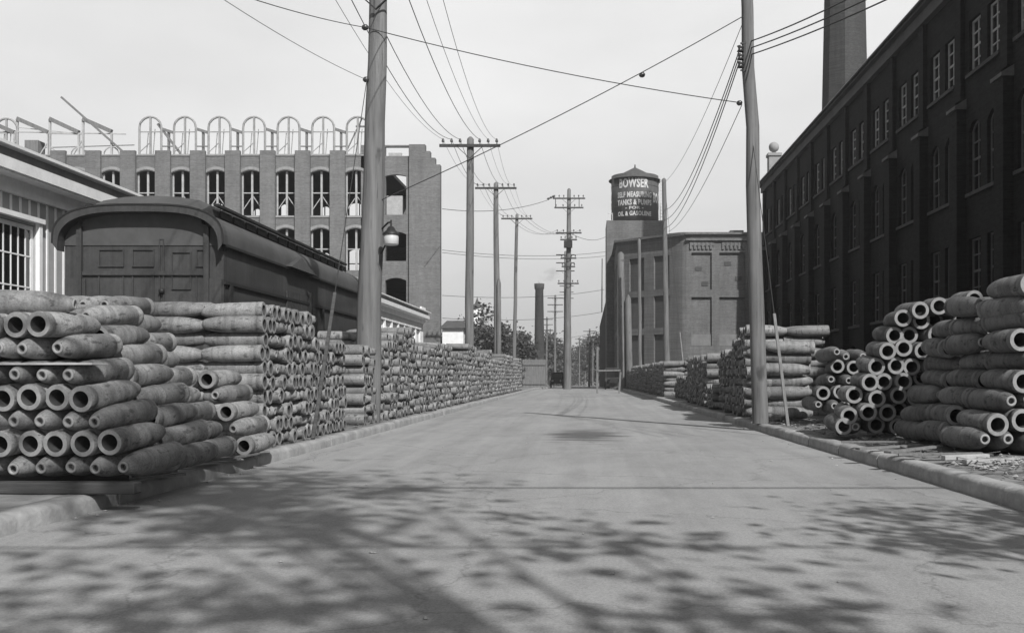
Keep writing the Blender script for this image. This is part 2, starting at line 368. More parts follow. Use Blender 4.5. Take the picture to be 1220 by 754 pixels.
# ---------------------------------------------------------------- right factory
XF = 13.0; YF0, YF1, ZF = -3.4, 74.2, 15.3
rf = empty('brick_factory', 'long dark brick factory with paired windows and pilasters along right verge', 'factory', (XF, 40, 0))
PIL = [31.1+3.87*k for k in range(-8, 12)]
ops = []; wins = []
for a, b in zip(PIL[:-1], PIL[1:]):
    c = (a+b)/2
    for d in (-.78, .78):
        for z0, z1, h in ((11.35, 13.15, 0), (7.3, 9.7, .28), (3.55, 5.75, 0), (.9, 2.6, .2)):
            ops.append((c+d-.5, c+d+.5, z0, z1, h)); 
            if z0 > 3: wins.append((c+d, z0, z1, h))
mb = MB(); wall(mb, (XF, 0, 0), (0, 1, 0), (-1, 0, 0), YF0, YF1, -.3, ZF-.3, ops, .28)
mb.quad((XF, YF1, -.3), (XF+16, YF1, -.3), (XF+16, YF1, ZF), (XF, YF1, ZF))
mb.quad((XF, YF0, -.3), (XF+16, YF0, -.3), (XF+16, YF0, ZF), (XF, YF0, ZF))
mb.quad((XF+16, YF0, -.3), (XF+16, YF1, -.3), (XF+16, YF1, ZF), (XF+16, YF0, ZF))
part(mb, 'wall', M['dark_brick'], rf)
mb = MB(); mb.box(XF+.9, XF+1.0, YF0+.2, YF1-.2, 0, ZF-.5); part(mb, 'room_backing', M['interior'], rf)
mb = MB(); mb.box(XF-.45, XF+16.4, YF0-.4, YF1+.4, ZF-.3, ZF-.02); mb.box(XF-.25, XF-.003, YF0, YF1, ZF-.75, ZF-.3); part(mb, 'roof', M['roof_felt'], rf)
mb = MB()
mb.tube([(XF-.52, YF0, ZF-.16), (XF-.52, YF1, ZF-.16)], .07, 6); part(mb, 'gutter', M['dark_metal'], rf)
pil_me = None
for y in PIL:
    if y < 1: continue
    mb = MB(); mb.box(XF-.32, XF-.002, y-.36, y+.36, -.3, 10.25); mb.box(XF-.16, XF-.002, y-.28, y+.28, 10.6, ZF-.75)
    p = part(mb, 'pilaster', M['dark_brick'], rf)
    mb = MB(); mb.box(XF-.4, XF-.003, y-.43, y+.43, 10.25, 10.36); mb.add([(XF-.4, y-.43, 10.36), (XF-.4, y+.43, 10.36), (XF-.003, y+.43, 10.6), (XF-.003, y-.43, 10.6), (XF-.003, y-.43, 10.36), (XF-.003, y+.43, 10.36)], [(0, 1, 2, 3), (0, 3, 4), (1, 5, 2)])
    part(mb, 'pilaster_cap', M['concrete_dark'], p if False else rf)
def sash(w, h, nx, nz, rise=0, depth=.05, bar=.035, fr=.06):
    "a window sash in the local x (across) z (up) plane"
    mb = MB()
    mb.box(-w/2, -w/2+fr, -depth, depth, 0, h-rise); mb.box(w/2-fr, w/2, -depth, depth, 0, h-rise); mb.box(-w/2+fr, w/2-fr, -depth, depth, 0, fr)
    if rise: 
        pts = [(-w/2+w*k/8, h-rise*(2*k/8-1)**2) for k in range(9)]
        for (a, b), (c, d) in zip(pts[:-1], pts[1:]): mb.bar((a, 0, b-fr/2), (c, 0, d-fr/2), depth*2, fr)
    else: mb.box(-w/2+fr, w/2-fr, -depth, depth, h-fr, h)
    for i in range(1, nx): x = -w/2+w*i/nx; mb.box(x-bar/2, x+bar/2, -depth*.7, depth*.7, fr, h-fr-rise*(2*i/nx-1)**2)
    for j in range(1, nz): z = (h-rise*.5)*j/nz; t = bar*(1.7 if j*2 == nz else 1); mb.box(-w/2+fr, w/2-fr, -depth*.8, depth*.8, z-t/2, z+t/2)
    return mb
def pane(w, h, rise=0):
    mb = MB(); pts = [(-w/2, 0), (w/2, 0)]+[(w/2-w*k/8, h-rise*(2*k/8-1)**2) for k in range(9)]
    n = len(pts); vs = [(x, .0, z) for x, z in pts]+[(x, .012, z) for x, z in pts]
    mb.add(vs, [tuple(range(n)), tuple(range(n, 2*n))[::-1]]+[(i, (i+1) % n, n+(i+1) % n, n+i) for i in range(n)]); return mb
protos = {}
def put_window(root, key, mk, pn, loc, rz, mats):
    if key not in protos:
        a = mk.build('window', mats[0]); b = pn.build('pane', mats[1]); protos[key] = (a.data, b.data)
        bpy.data.objects.remove(a); bpy.data.objects.remove(b)
    a = bpy.data.objects.new('window', protos[key][0]); C.objects.link(a); a.parent = root; a.location = Vector(loc)-root.location; a.rotation_euler = (0, 0, rz)
    b = bpy.data.objects.new('pane', protos[key][1]); C.objects.link(b); b.parent = a
    return a
for y, z0, z1, h in wins:
    if y < 14: continue
    put_window(rf, ('rf', z0), sash(1.0, z1-z0, 2, 4, h, .045, .045, .07), pane(.98, z1-z0-.02, h), (XF+.16, y, z0), R(-90), (M['sash_painted_light' if z0 > 11 else 'sash_paint'], M['glass']))
mb = MB()
for a, b in zip(PIL[:-1], PIL[1:]):
    for z0 in (11.35, 7.3, 3.55): mb.box(XF-.1, XF+.27, (a+b)/2-1.4, (a+b)/2+1.4, z0-.12, z0-.003); mb.cut()
pieces(mb, 'sill', M['blind_brick'], rf)
# ball finial pier at the far end of the roof
bf = empty('roof_pier', 'pale square roof pier topped by stone ball at factory end', 'roof pier', (13.9, 74.0, ZF))
q = P(922, 180, 74.0)
mb = MB(); mb.box(q.x-.42, q.x+.42, 73.6, 74.4, ZF-.02, 17.2); mb.box(q.x-.5, q.x+.5, 73.5, 74.5, 17.2, 17.4); part(mb, 'pier', M['pale_stone'], bf)
mb = MB(); mb.lathe([(.12, 17.4), (.14, 17.55)]+[(.38*math.sin(t), 17.9-.38*math.cos(t)) for t in np.linspace(.4, math.pi, 9)], 16, Matrix.Translation((q.x, 74, 0))); part(mb, 'ball', M['pale_stone'], bf)
# chimney
ch = P(1006.5, 0, 82); cz = 46
mb = MB(); cw0, cw1 = 2.35, 1.45
oct_ = lambda r, z: [Vector((ch.x+r*math.cos(R(22.5+45*k+9)), 82+r*math.sin(R(22.5+45*k+9)), z)) for k in range(8)]
rings = [oct_(2.55, -.3)]+[oct_(2.3-.021*z, z) for z in np.linspace(2, cz, 8)]+[oct_(1.7, cz), oct_(1.7, cz+1), oct_(1.1, cz+1)]
vs = [v for r_ in rings for v in r_]
mb.add(vs, [(i*8+k, i*8+(k+1) % 8, (i+1)*8+(k+1) % 8, (i+1)*8+k) for i in range(len(rings)-1) for k in range(8)])
tag(mb.build('chimney_stack', M['chimney_brick'], loc=(ch.x, 82, 0)), 'tall tapering octagonal brick chimney rising behind the dark factory roof', 'chimney')

# ---------------------------------------------------------------- left factory under construction
YL = 74.0; PXM = F/YL
lf = empty('unfinished_factory', 'four storey brick factory under construction with open windows and bare roof frame', 'factory', (-25, YL, 0))
bx = lambda px: (px-CX)/PXM
bz = lambda py: EYE+(CY-py)/PXM
XL1 = bx(525); XL0 = bx(-130); ZP = bz(186)
wc = [bx(133+41.5*k) for k in range(-6, 8)]
ops = []
rows = [(bz(257), bz(203), .22), (bz(322), bz(272), .25), (bz(385), bz(334), .2), (bz(447), bz(398), .2)]
for x in wc:
    for z0, z1, h in rows: ops.append((x-.75, x+.75, z0, z1, h))
xe0, xe1 = bx(459), bx(484)
for z0, z1, h in [(bz(256), bz(208), .12), (bz(311), bz(276), .2), (bz(372), bz(331), .2), (bz(440), bz(398), .2)]: ops.append((xe0, xe1, z0, z1, h))
ops.append((bx(459), bx(487), bz(186), bz(175), 0))
mb = MB(); wall(mb, (0, YL, 0), (1, 0, 0), (0, -1, 0), XL0, bx(430), -.3, ZP, [o for o in ops if o[1] < bx(440)], .4)
wall(mb, (0, YL, 0), (1, 0, 0), (0, -1, 0), bx(430), bx(488), -.3, bz(173), [o for o in ops if o[0] > bx(440)], .4)
# stepped blank end pier
st = [(488, 173), (507, 173), (507, 181), (513, 181), (513, 189), (519, 189), (519, 197), (525, 197)]
for (a, b), (c, d) in zip(st[0::2], st[1::2]): mb.box(bx(a), bx(c), YL-.25, YL+.4, -.3, bz(b))
# right hand side wall slants back with the plot, rear wall with matching openings
D2 = 13.0; sk = -2.6
mb.quad((XL1, YL+.4, -.3), (XL1+sk, YL+D2, -.3), (XL1+sk, YL+D2, bz(200)), (XL1, YL+.4, bz(200)))
ops2 = [(x-.8, x+.8, z0+.1, z1+1.2, .2) for x in [w+2.1*(w-0)/200 for w in wc] for z0, z1, h in rows[:3]]
wall(mb, (0, YL+D2, 0), (1, 0, 0), (0, -1, 0), XL0, XL1+sk, -.3, ZP+.2, [(w-(.05, .6, -.1, .5)[i_ % 4], w+(.75, .55, .8, .1)[i_ % 4], z0+1.0, z0+(2.9, 3.1, 2.7, 3.2)[(i_*3) % 4], .2) for i_, w in enumerate( [wc_*((YL+D2)/YL) for wc_ in wc]) for z0, z1, h in rows[:3]], .4)
for i_, w in enumerate([wc_*((YL+D2)/YL) for wc_ in wc]):
    for z0, z1, h in rows[:3]: mb.box(w+.3, w+.38, YL+D2+.05, YL+D2+.12, z0+1, z0+3.2); mb.box(w-.6, w+.8, YL+D2+.13, YL+D2+.2, z0+1.9, z0+1.98)
mb.quad((XL0, YL, -.3), (XL0, YL+D2, -.3), (XL0, YL+D2, ZP), (XL0, YL, ZP))
part(mb, 'wall', M['factory_brick'], lf)
mb = MB()
for z in (bz(192), bz(264), bz(327), bz(392)): mb.box(XL0+.1, bx(455), YL+.42, YL+D2-.05, z-.25, z); mb.cut()
for z in (bz(264), bz(327), bz(392)): mb.box(bx(455)+.01, XL1-2.7, YL+.42, YL+D2-.3, z-.25, z); mb.cut()
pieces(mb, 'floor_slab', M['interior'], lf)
mb = MB()
for k in range(-7, 8):
    x = bx(133+41.5*k+20.8)
    if x > bx(450): continue
    mb.box(x-.55, x+.55, YL-.28, YL-.002, -.3, ZP+.35); mb.cut()
pieces(mb, 'pilaster', M['factory_brick'], lf)
mb = MB(); 
for x in wc:
    if x < bx(-40): continue
    z0, z1, h = rows[0]
    mb.box(x-.85, x+.85, YL-.06, YL+.02, z0-.14, z0-.003); mb.cut()
    for z0, z1, h in rows[:3]:
        pts = [(x-.86+1.72*k/8, z1+.1-(h+.06)*(2*k/8-1)**2) for k in range(9)]
        for (a, b), (c, d) in zip(pts[:-1], pts[1:]): mb.bar((a, YL-.012, b+.06), (c, YL-.012, d+.06), .03, .2, up=(0, 0, 1))
        mb.cut()
pieces(mb, 'window_arch', M['pale_stone'], lf)
mb = MB(); mb.box(XL0, bx(452), YL-.06, YL+.45, ZP+.002, ZP+.1)
part(mb, 'coping', M['pale_stone'], lf)
mb = MB(); mb.box(bx(459), bx(475), YL+1.2, YL+1.4, bz(186), bz(178)); mb.cut(); mb.box(bx(459), bx(478), YL+.5, YL+.7, bz(256), bz(232)); pieces(mb, 'hoarding', M['raw_timber'], lf)
for x in wc:
    if x < bx(120): continue
    for r_, (z0, z1, h) in enumerate(rows[:2]):
        mb = MB(); t = .07; y = YL+.3
        mb.box(x-t, x+t, y-.05, y+.05, z0, z1-.05); mb.box(x-.72, x-t-.002, y-.04, y+.04, z0+(z1-z0)*.5, z0+(z1-z0)*.5+.08); mb.box(x+t+.002, x+.72, y-.04, y+.04, z0+(z1-z0)*.5, z0+(z1-z0)*.5+.08)
        mb.box(x-.74, x-.64, y-.05, y+.05, z0, z1-h); mb.box(x+.64, x+.74, y-.05, y+.05, z0, z1-h)
        if r_ == 0: mb.bar((x+.02, y+.12, z0+1.5), (x+.7, y+.12, z0+.5), .06); mb.bar((x-.02, y+.12, z0+1.5), (x-.7, y+.12, z0+.5), .06)
        part(mb, 'window_frame', M['raw_timber'], lf)
# bare roof frames
def arch(x, y, z0, w, h, extra=True):
    mb = MB(); r = w/2; t = .08
    pts = [(x-r, y, z0)]+[(x-r*math.cos(a), y, z0+h-r+r*math.sin(a)) for a in np.linspace(0, math.pi, 13)]+[(x+r, y, z0)]
    mb.tube(pts, .085, 6)
    mb.bar((x, y, z0), (x, y, z0+h-.05), .13); mb.bar((x-r, y, z0+h*.62), (x+r, y, z0+h*.62), .07)
    mb.bar((x-r, y, z0+.12), (x+r, y, z0+.12), .1)
    mb.bar((x-r, y, z0+.3), (x-.05, y, z0+1.0), .05); mb.bar((x+.15, y+.1, z0+.1), (x+.3, y+.1, z0+h*.7), .05); mb.bar((x-.35, y+.1, z0+.1), (x-.2, y+.1, z0+h*.6), .05)
    return mb
for k in range(7):
    x = bx(175+41.5*k); part(arch(x, YL+.6, ZP+.1, 1.62, bz(137)-ZP-.1), 'roof_arch', M['frame_timber'], lf)
part(arch(bx(2), YL+.6, ZP+.1, 1.62, bz(139)-ZP-.1), 'roof_arch', M['frame_timber'], lf)
mb = MB()
for k in range(6):
    a = bx(175+41.5*k+13); b = bx(175+41.5*(k+1)-13)
    mb.bar((a, YL+.7, bz(151)), (b, YL+.7, bz(156)), .14, .2); mb.cut(); mb.bar((a, YL+.7, bz(172)), (b, YL+.7, bz(172)), .08); mb.cut()
    m_ = (a+b)/2; mb.bar((m_, YL+.8, ZP+.1), (m_, YL+.8, bz(154)), .16); mb.cut()
for A, B, w in (((188, 148), (215, 183), .16), ((424, 151), (452, 151), .12), ((410, 186), (432, 140), .08)): mb.bar(P(A[0], A[1], YL+.75), P(B[0], B[1], YL+.75), w); mb.cut()
mb.bar(P(160, 173, YL+.7), P(60, 176, YL+.7), .06); mb.cut()
pieces(mb, 'purlin', M['grey_wood'], lf)
for a, b in (((20.7, 141.7), (57.8, 158)), ((59.5, 142), (94, 158)), ((99, 142), (133, 157)), ((-20, 142), (17, 158))):
    mb = MB(); A = P(a[0], a[1], YL+.6); B = P(b[0], b[1], YL+.6)
    mb.bar(A, B, .3, .3)
    part(mb, 'roof_rafter', M['grey_wood'], lf)
    mb = MB()
    for q in (A, B): mb.bar((q.x, q.y, ZP), (q.x, q.y, q.z-.1), .14)
    mb.bar((A.x, A.y, ZP+.1), (A.x+.9, A.y, ZP+.02+.1), .07); mb.bar((A.x, A.y, ZP+1.4), (A.x-.8, A.y, ZP+.1), .07)
    mb.tube([(B.x-.6*math.cos(t), B.y, ZP+.1+.7*math.sin(t)) for t in np.linspace(0, math.pi, 9)], .05, 5)
    part(mb, 'roof_post', M['raw_timber'], lf)
mb = MB(); mb.bar(P(73, 116, YL+.5), P(150, 184, YL+.5), .14); part(mb, 'derrick_boom', M['grey_wood'], lf)
mb = MB(); mb.bar(P(-5, 157, YL+.6), P(150, 160, YL+.6), .07); mb.cut(); mb.bar(P(57, 159, YL+.6), P(100, 160, YL+.6), .09); mb.cut(); mb.bar(P(20, 152, YL+.6), P(98, 160, YL+.6), .05); pieces(mb, 'guard_rail', M['raw_timber'], lf)
mb = MB(); mb.box(bx(22), bx(38), YL+.8, YL+1.8, ZP, bz(164)); tag(mb.build('roof_box', M['grey_wood']), 'plain grey box standing on unfinished factory roof among rafters', 'box')

# ---------------------------------------------------------------- white wooden workshop along the left
XW = -11.6; ZE = 5.55; YW0, YW1 = 13.0, 71.0
wb = empty('white_workshop', 'long low white timber workshop with battened walls behind the boxcar', 'workshop', (XW, 40, 0))
ww = [16.25, 18.3, 20.35]+[y for y in np.arange(46, 70, 2.05)]
wh = 1.55
ops = [(y-.8, y+.8, 2.3, 4.25, 0) for y in ww]
# (the wall faces +x)
mb = MB(); wall(mb, (XW, 0, 0), (0, 1, 0), (1, 0, 0), YW0, YW1, -.2, ZE-.2, ops, .12)
mb.box(XW-9, XW-.13, YW1-.1, YW1, -.2, ZE-.3); mb.box(XW-9, XW-.13, YW0, YW0+.1, -.2, ZE-.3)
part(mb, 'wall', M['wall_panel'], wb)
mb = MB(); mb.box(XW-1.0, XW-.9, YW0+.2, YW1-.2, 0, ZE-.4); part(mb, 'room_backing', M['interior'], wb)
mb = MB(); 
y = YW0+.1
while y < YW1:
    inw = [w for w in ww if abs(y-w) < .8+.06]
    if not inw: mb.box(XW+.002, XW+.022, y-.03, y+.03, -.2, 4.75)
    else: mb.box(XW+.002, XW+.022, y-.03, y+.03, 4.42, 4.75)
    y += .34
part(mb, 'batten', M['white_paint'], wb)
mb = MB()
mb.box(XW+.002, XW+.10, YW0, YW1, 4.76, 5.05); mb.box(XW+.01, XW+.42, YW0, YW1, 5.05, 5.09)        # frieze, soffit
mb.box(XW+.32, XW+.46, YW0-.1, YW1+.1, 5.09, 5.32); mb.box(XW+.30, XW+.56, YW0-.15, YW1+.15, 5.52, 5.58)
mb.box(XW+.05, XW+.16, YW1-1.6, YW1+.2, 4.9, 5.9)
part(mb, 'cornice', M['white_paint'], wb)
mb = MB(); mb.box(XW-9.2, XW+.36, YW0-.1, YW1+.1, 5.325, 5.515); part(mb, 'roof', M['concrete'], wb)
for y in ww:
    if y > 26 and y < 44: continue
    put_window(wb, ('wb', y < 30), (sash(1.58, 1.93, 6, 3, 0, .02, .03, .09) if y < 30 else sash(1.58, 1.93, 2, 2, 0, .04, .06, .16)), pane(1.5, 1.85), (XW-.06, y, 2.3), R(90), (M['white_paint'], M['glass']))
mb = MB()
for y in ww:
    mb.box(XW+.002, XW+.09, y-.93, y-.81, 2.25, 4.3); mb.box(XW+.002, XW+.09, y+.81, y+.93, 2.25, 4.3); mb.box(XW+.002, XW+.13, y-.97, y+.97, 4.3, 4.4); mb.box(XW+.002, XW+.15, y-.97, y+.97, 2.12, 2.25); mb.cut()
pieces(mb, 'window_trim', M['white_paint'], wb)

# ---------------------------------------------------------------- boxcar
BY0, BY1 = 19.7, 31.2; BXL, BXR = -10.22, -7.12; BXC = (BXL+BXR)/2; hw = (BXR-BXL)/2
bc = empty('boxcar', 'dark railway boxcar with arched roof and panelled end behind left shell stacks', 'railway car', (BXC, (BY0+BY1)/2, 0))
ez = 3.62; fl = 1.25
mb = MB(); mb.box(BXL, BXR, BY0, BY1, fl, ez+.06); part(mb, 'body', M['car_paint'], bc)
def roof_prof(w, drop=0):   # flat topped arch with round shoulders
    out = [(-w, ez+.03-drop)]
    for t in np.linspace(0, math.pi, 31):
        c_, s_ = math.cos(t), math.sin(t); out.append((-w*math.copysign(abs(c_)**.62, c_), ez+.08+.70*abs(s_)**.72))
    return out+[(w, ez+.03-drop)]
mb = MB(); pr = roof_prof(hw+.05); n = len(pr)
vs = [(BXC+a, y, z) for y in (BY0-.02, BY1+.02) for a, z in pr]
mb.add(vs, [(i, i+1, n+i+1, n+i) for i in range(n-1)], 0, True); mb.add(vs, [tuple(range(n)), tuple(range(n, 2*n))]); part(mb, 'roof', M['car_roof'], bc)
mb = MB()                    # end visors: projecting hood over each end
for ya, yb in ((BY0-.3, BY0-.021), (BY1+.021, BY1+.35)):
    po = roof_prof(hw+.09); pi_ = [(a*.945, z-.13) for a, z in roof_prof(hw+.09)]
    for k in range(n-1):
        A, B, Cc, Dd = po[k], po[k+1], pi_[k+1], pi_[k]
        ring = [(BXC+p[0], y, p[1]) for y in (ya, yb) for p in (A, B, Cc, Dd)]
        mb.add(ring, [(0, 1, 2, 3), (4, 5, 6, 7), (0, 1, 5, 4), (2, 3, 7, 6)])
    mb.cut()
pieces(mb, 'visor', M['car_paint'], bc)
mb = MB()
for k in range(n-1):
    A, B = po[k], po[k+1]; mb.bar((BXC+A[0]*1.003, BY0-.305, A[1]+.008), (BXC+B[0]*1.003, BY0-.305, B[1]+.008), .03, .02, up=(0, 1, 0))
part(mb, 'visor_edge', M['dark_trim'], bc)
dw = 1.12; dp = [(-dw-.08, ez+.45), (-dw-.05, ez+.88), (-dw*.86, ez+.97), (-dw*.5, ez+1.04), (0, ez+1.07), (dw*.5, ez+1.04), (dw*.86, ez+.97), (dw+.05, ez+.88), (dw+.08, ez+.45)]
mb = MB(); n2 = len(dp)
front = [(-dw-.22, ez+.42), (-dw-.12, ez+.62)]
dy0 = BY0+.35
vs = [(BXC+a, y, z) for y in (dy0, BY1-.4) for a, z in dp]
mb.add(vs, [(i, i+1, n2+i+1, n2+i) for i in range(n2-1)]+[tuple(range(n2)), tuple(range(n2, 2*n2))])
# sloped bonnet from the deck down to the visor
fr = [(a*1.0, BY0-.2, min(z, ez+.70+.07*(1-abs(a)/dw))-.02) for a, z in dp]
vs = [(BXC+a, dy0-.001, z) for a, z in dp]+[(BXC+a, y, z) for a, y, z in fr]
mb.add(vs, [(i, i+1, n2+i+1, n2+i) for i in range(n2-1)])
part(mb, 'clerestory', M['car_roof'], bc)
mb = MB()
for sx in (-1, 1):
    x = BXC+sx*(dw+.1); mb.box(min(x, x+sx*.1), max(x, x+sx*.1), dy0, BY1-.4, ez+.86, ez+.91)
    for k in range(14): y = dy0+.4+k*.77; mb.box(min(x-sx*.02, x+sx*.01), max(x-sx*.02, x+sx*.01), y, y+.6, ez+.69, ez+.83)
part(mb, 'clerestory_trim', M['dark_trim'], bc)
mb = MB()                    # end: corner posts, door frame, panels
y0 = BY0-.05
for x in (BXL+.02, BXR-.42): mb.box(x, x+.4, y0, BY0-.003, fl, 3.0)
for x in (BXC-hw*.8-.05, BXC+hw*.8-.05): mb.box(x, x+.1, y0-.04, BY0-.003, fl, ez+.4)
mb.box(BXC-hw*.78, BXC+hw*.78, y0, BY0-.004, 2.72+.35, 2.80+.35)
part(mb, 'end_frame', M['car_paint'], bc)
mb = MB()
for (a, b, c, d) in ((118, 148, 297, 318), (158, 184, 297, 318), (118, 148, 327, 362), (158, 184, 327, 362), (205, 228, 300, 345), (234, 248, 297, 318), (234, 248, 327, 362), (190, 196, 285, 362)):
    A = P(a, c, BY0); B = P(b, d, BY0)
    mb.box(A.x, B.x, BY0-.03, BY0-.003, A.z-.02, A.z+.0); mb.box(A.x, A.x+.02, BY0-.03, BY0-.003, B.z, A.z-.022); mb.box(B.x-.02, B.x, BY0-.03, BY0-.003, B.z, A.z-.022); mb.box(A.x+.02, B.x-.02, BY0-.03, BY0-.003, B.z, B.z+.02)
part(mb, 'end_panel', M['car_paint'], bc)
mb = MB(); q = P(194, 347, BY0); mb.lathe([(0, .1), (.05, .09), (.06, .05), (.03, 0)], 12, Matrix.Translation((q.x, BY0, q.z)) @ Matrix.Rotation(R(90), 4, 'X')); part(mb, 'end_lamp', M['dark_metal'], bc)
mb = MB()                    # side: eave rails, posts, doorway
mb.box(BXR+.002, BXR+.05, BY0, BY1, ez-.72, ez-.66); mb.box(BXR+.05, BXR+.09, BY0-.1, BY1, ez+.0, ez+.05)
for y in (BY0+.25, BY0+5.9, BY0+7.2): mb.box(BXR+.002, BXR+.06, y, y+.14, fl, ez-.72)
part(mb, 'side_rail', M['dark_trim'], bc)
mb = MB(); dy = 23.75
for k in range(9): mb.box(BXR+.002, BXR+.035, dy+.03+k*.2, dy+.21+k*.2, fl+.1, ez-.5)
mb.box(BXR+.002, BXR+.12, dy+1.9, dy+2.15, fl, ez-.4); part(mb, 'door', M['car_paint'], bc)
mb = MB(); mb.add([(BXR+.02, dy-.2, ez+.06), (BXR+.02, dy+2.1, ez+.06), (BXR-.1, dy+.95, ez+.4), (BXR+.2, dy-.2, ez+.04), (BXR+.2, dy+2.1, ez+.04), (BXR+.1, dy+.95, ez+.37)], [(0, 1, 2), (3, 5, 4), (0, 3, 4, 1), (1, 4, 5, 2), (2, 5, 3, 0)]); part(mb, 'door_hood', M['car_paint'], bc)
for yy in (22, 29):
    for dxx in (-1.0, .75):
        for d_ in (-.9, .9):
            mb = MB(); mb.lathe([(0, 0), (.42, 0), (.42, .12), (.46, .12), (.46, .15), (0, .15)], 20, Matrix.Translation((BXC+dxx, yy+d_, .62)) @ Matrix.Rotation(R(90), 4, 'Y')); part(mb, 'wheel', M['dark_metal'], bc)
mb = MB(); mb.box(BXL+.3, BXR-.3, BY0+.3, BY1-.3, .85, fl-.01); part(mb, 'underframe', M['dark_metal'], bc)
mb = MB()
for x in (BXC-.79, BXC+.65): mb.box(x, x+.07, 10, 60, .0, .155)
r_ = mb.build('railway_track', M['dark_metal']); struct(r_)

# ---------------------------------------------------------------- shells
def shell_profile(Rr, L):
    return ([(.6*Rr, .74*L), (.6*Rr, .02), (.63*Rr, 0)], [(.63*Rr, 0), (.95*Rr, 0)],
            [(.95*Rr, 0), (Rr, .012), (Rr, .09*L), (.965*Rr, .093*L), (.965*Rr, .125*L), (Rr, .128*L), (Rr, .55*L), (1.012*Rr, .555*L), (1.012*Rr, .585*L), (Rr, .59*L), (.985*Rr, .66*L), (.94*Rr, .74*L), (.865*Rr, .82*L), (.75*Rr, .9*L), (.63*Rr, .955*L), (.53*Rr, .985*L), (.44*Rr, L)],
            [(.44*Rr, L), (.24*Rr, L), (.22*Rr, L-.04), (0, L-.04)])
def shell_mesh(Rr, L, seg):
    mb = MB(); bore, rim, body, tip = shell_profile(Rr, L)
    mb.lathe([(0, .74*L)]+bore, seg, mi=2); mb.lathe(rim, seg, mi=1, smooth=False); mb.lathe(body, seg, mi=0); mb.lathe(tip, seg, mi=0, smooth=False)
    return mb
SH = {}
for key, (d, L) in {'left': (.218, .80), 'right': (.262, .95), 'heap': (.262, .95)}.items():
    o = shell_mesh(d/2, L, 28).build('artillery_shell', [M['shell_painted_shade' if key == 'heap' else 'shell'], M['shell_rim'], M['shell_bore']]); SH[key] = (o.data, d, L); bpy.data.objects.remove(o)
    mb = MB(); r_ = d/2
    mb.lathe([(.42*r_, L+.001), (.45*r_, L+.008), (.40*r_, L+.014), (.27*r_, L+.014), (.24*r_, L-.02)], 20)
    o = mb.build('nose_ring', M['shell_rim']); SH[key+'_ring'] = o.data; bpy.data.objects.remove(o)
stuff = {'v': [], 'f': [], 'n': 0, 'm': []}
def low_shell(d, L):
    mb = MB(); r_ = d/2
    mb.lathe([(0, .6*L), (.6*r_, .6*L), (.62*r_, 0)], 12, mi=2)
    mb.lathe([(.62*r_, 0), (.95*r_, 0)], 12, mi=1); mb.lathe([(.95*r_, 0), (r_, .02), (r_, .55*L), (.92*r_, .72*L), (.74*r_, .88*L), (.48*r_, .985*L), (.3*r_, L), (0, L-.02)], 12)
    return np.array(mb.v), np.array(mb.f, dtype=object), mb.m
LOW = {k: low_shell(SH[k][1], SH[k][2]) for k in ('left', 'right', 'heap')}
count = {}
def shell(side, pos, axis, flip, roll, individual=False, label=None, group=None):
    "pos: middle of the shell; axis: base to nose when not flipped"
    me, d, L = SH[side]; a = Vector(axis).normalized() * (-1 if flip else 1)
    q = a.to_track_quat('Z', 'Y').to_matrix().to_4x4(); Mx = Matrix.Translation(Vector(pos)-a*L/2) @ q @ Matrix.Rotation(roll, 4, 'Z')
    if individual:
        o = bpy.data.objects.new('artillery_shell', me); C.objects.link(o); o.matrix_world = Mx; tag(o, label, 'shell', group)
        c = bpy.data.objects.new('nose_ring', SH[side+'_ring']); C.objects.link(c); c.parent = o
        count[group] = count.get(group, 0)+1
    else:
        v, f, m = LOW[side]; A = np.array(Mx); vv = v @ A[:3, :3].T+A[:3, 3]
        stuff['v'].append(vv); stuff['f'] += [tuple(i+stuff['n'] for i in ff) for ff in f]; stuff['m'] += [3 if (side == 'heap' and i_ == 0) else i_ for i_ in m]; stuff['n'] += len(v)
face_words = {True: 'nose end', False: 'open base'}
def hexpile(side, face, axis, right, ncol, nlay, z0, first_nose=True, batter=True, vis=None, name='', group='', indiv=True, pitch=0, seed=1, jit=1.0, kind='kerb', colsfn=None, up=None, order=None, off=0):
    """rows of shells lying along axis; face = near end of the bottom shell next to the road; columns run away from the road along -right"""
    rk = random.Random(seed); me, d, L = SH[side]; face = Vector(face); axis = Vector(axis).normalized(); right = Vector(right).normalized()
    ax = (axis+Vector((0, 0, math.tan(pitch)))).normalized()
    for k in range(nlay):
        nose = (k % 2 == 0) == first_nose
        nc = ncol if colsfn is None else colsfn(k)
        for c in range(nc):
            if vis and not vis(k, c): continue
            shift = (k*.5 if batter else (k % 2)*.5)+c
            if batter == 2: shift = min(k, 3)*.5+(.5*((k-3) % 2) if k > 3 else 0)+c
            p = face-right*d*1.015*shift+Vector((0, 0, z0-face.z+d/2+k*d*.868))
            jj = rk.gauss(0, .02)*jit; a2 = (ax+right*rk.gauss(0, .012)*jit+Vector((0, 0, rk.gauss(0, .01)*jit))).normalized()
            p = p+ax*(L/2+jj)+Vector((0, 0, rk.gauss(0, .004)*jit))+right*rk.gauss(0, .005)*jit
            if kind == 'verge kerb': nose = False
            nz = nose if rk.random() > (.0 if side == 'left' else .05) else not nose
            lab = f"{rk.choice(['mottled','rusty','scuffed','weathered'])} shell, {face_words[nz]} showing, layer {ORD[k+off]} up, {ORD[c]} from {kind}, {name}"
            shell(side, p, a2, nz, rk.uniform(0, 6.28), indiv, lab, group)
KR = 6.0  # degrees of yaw in the near left stack
axA = (math.sin(R(KR)), math.cos(R(KR)), 0); rtA = (math.cos(R(KR)), -math.sin(R(KR)), 0)
GL = 'shells stacked on the left kerb'; GR = 'shells stacked on the right verge'
X_ = lambda px, Z: (px-CX)/F*Z
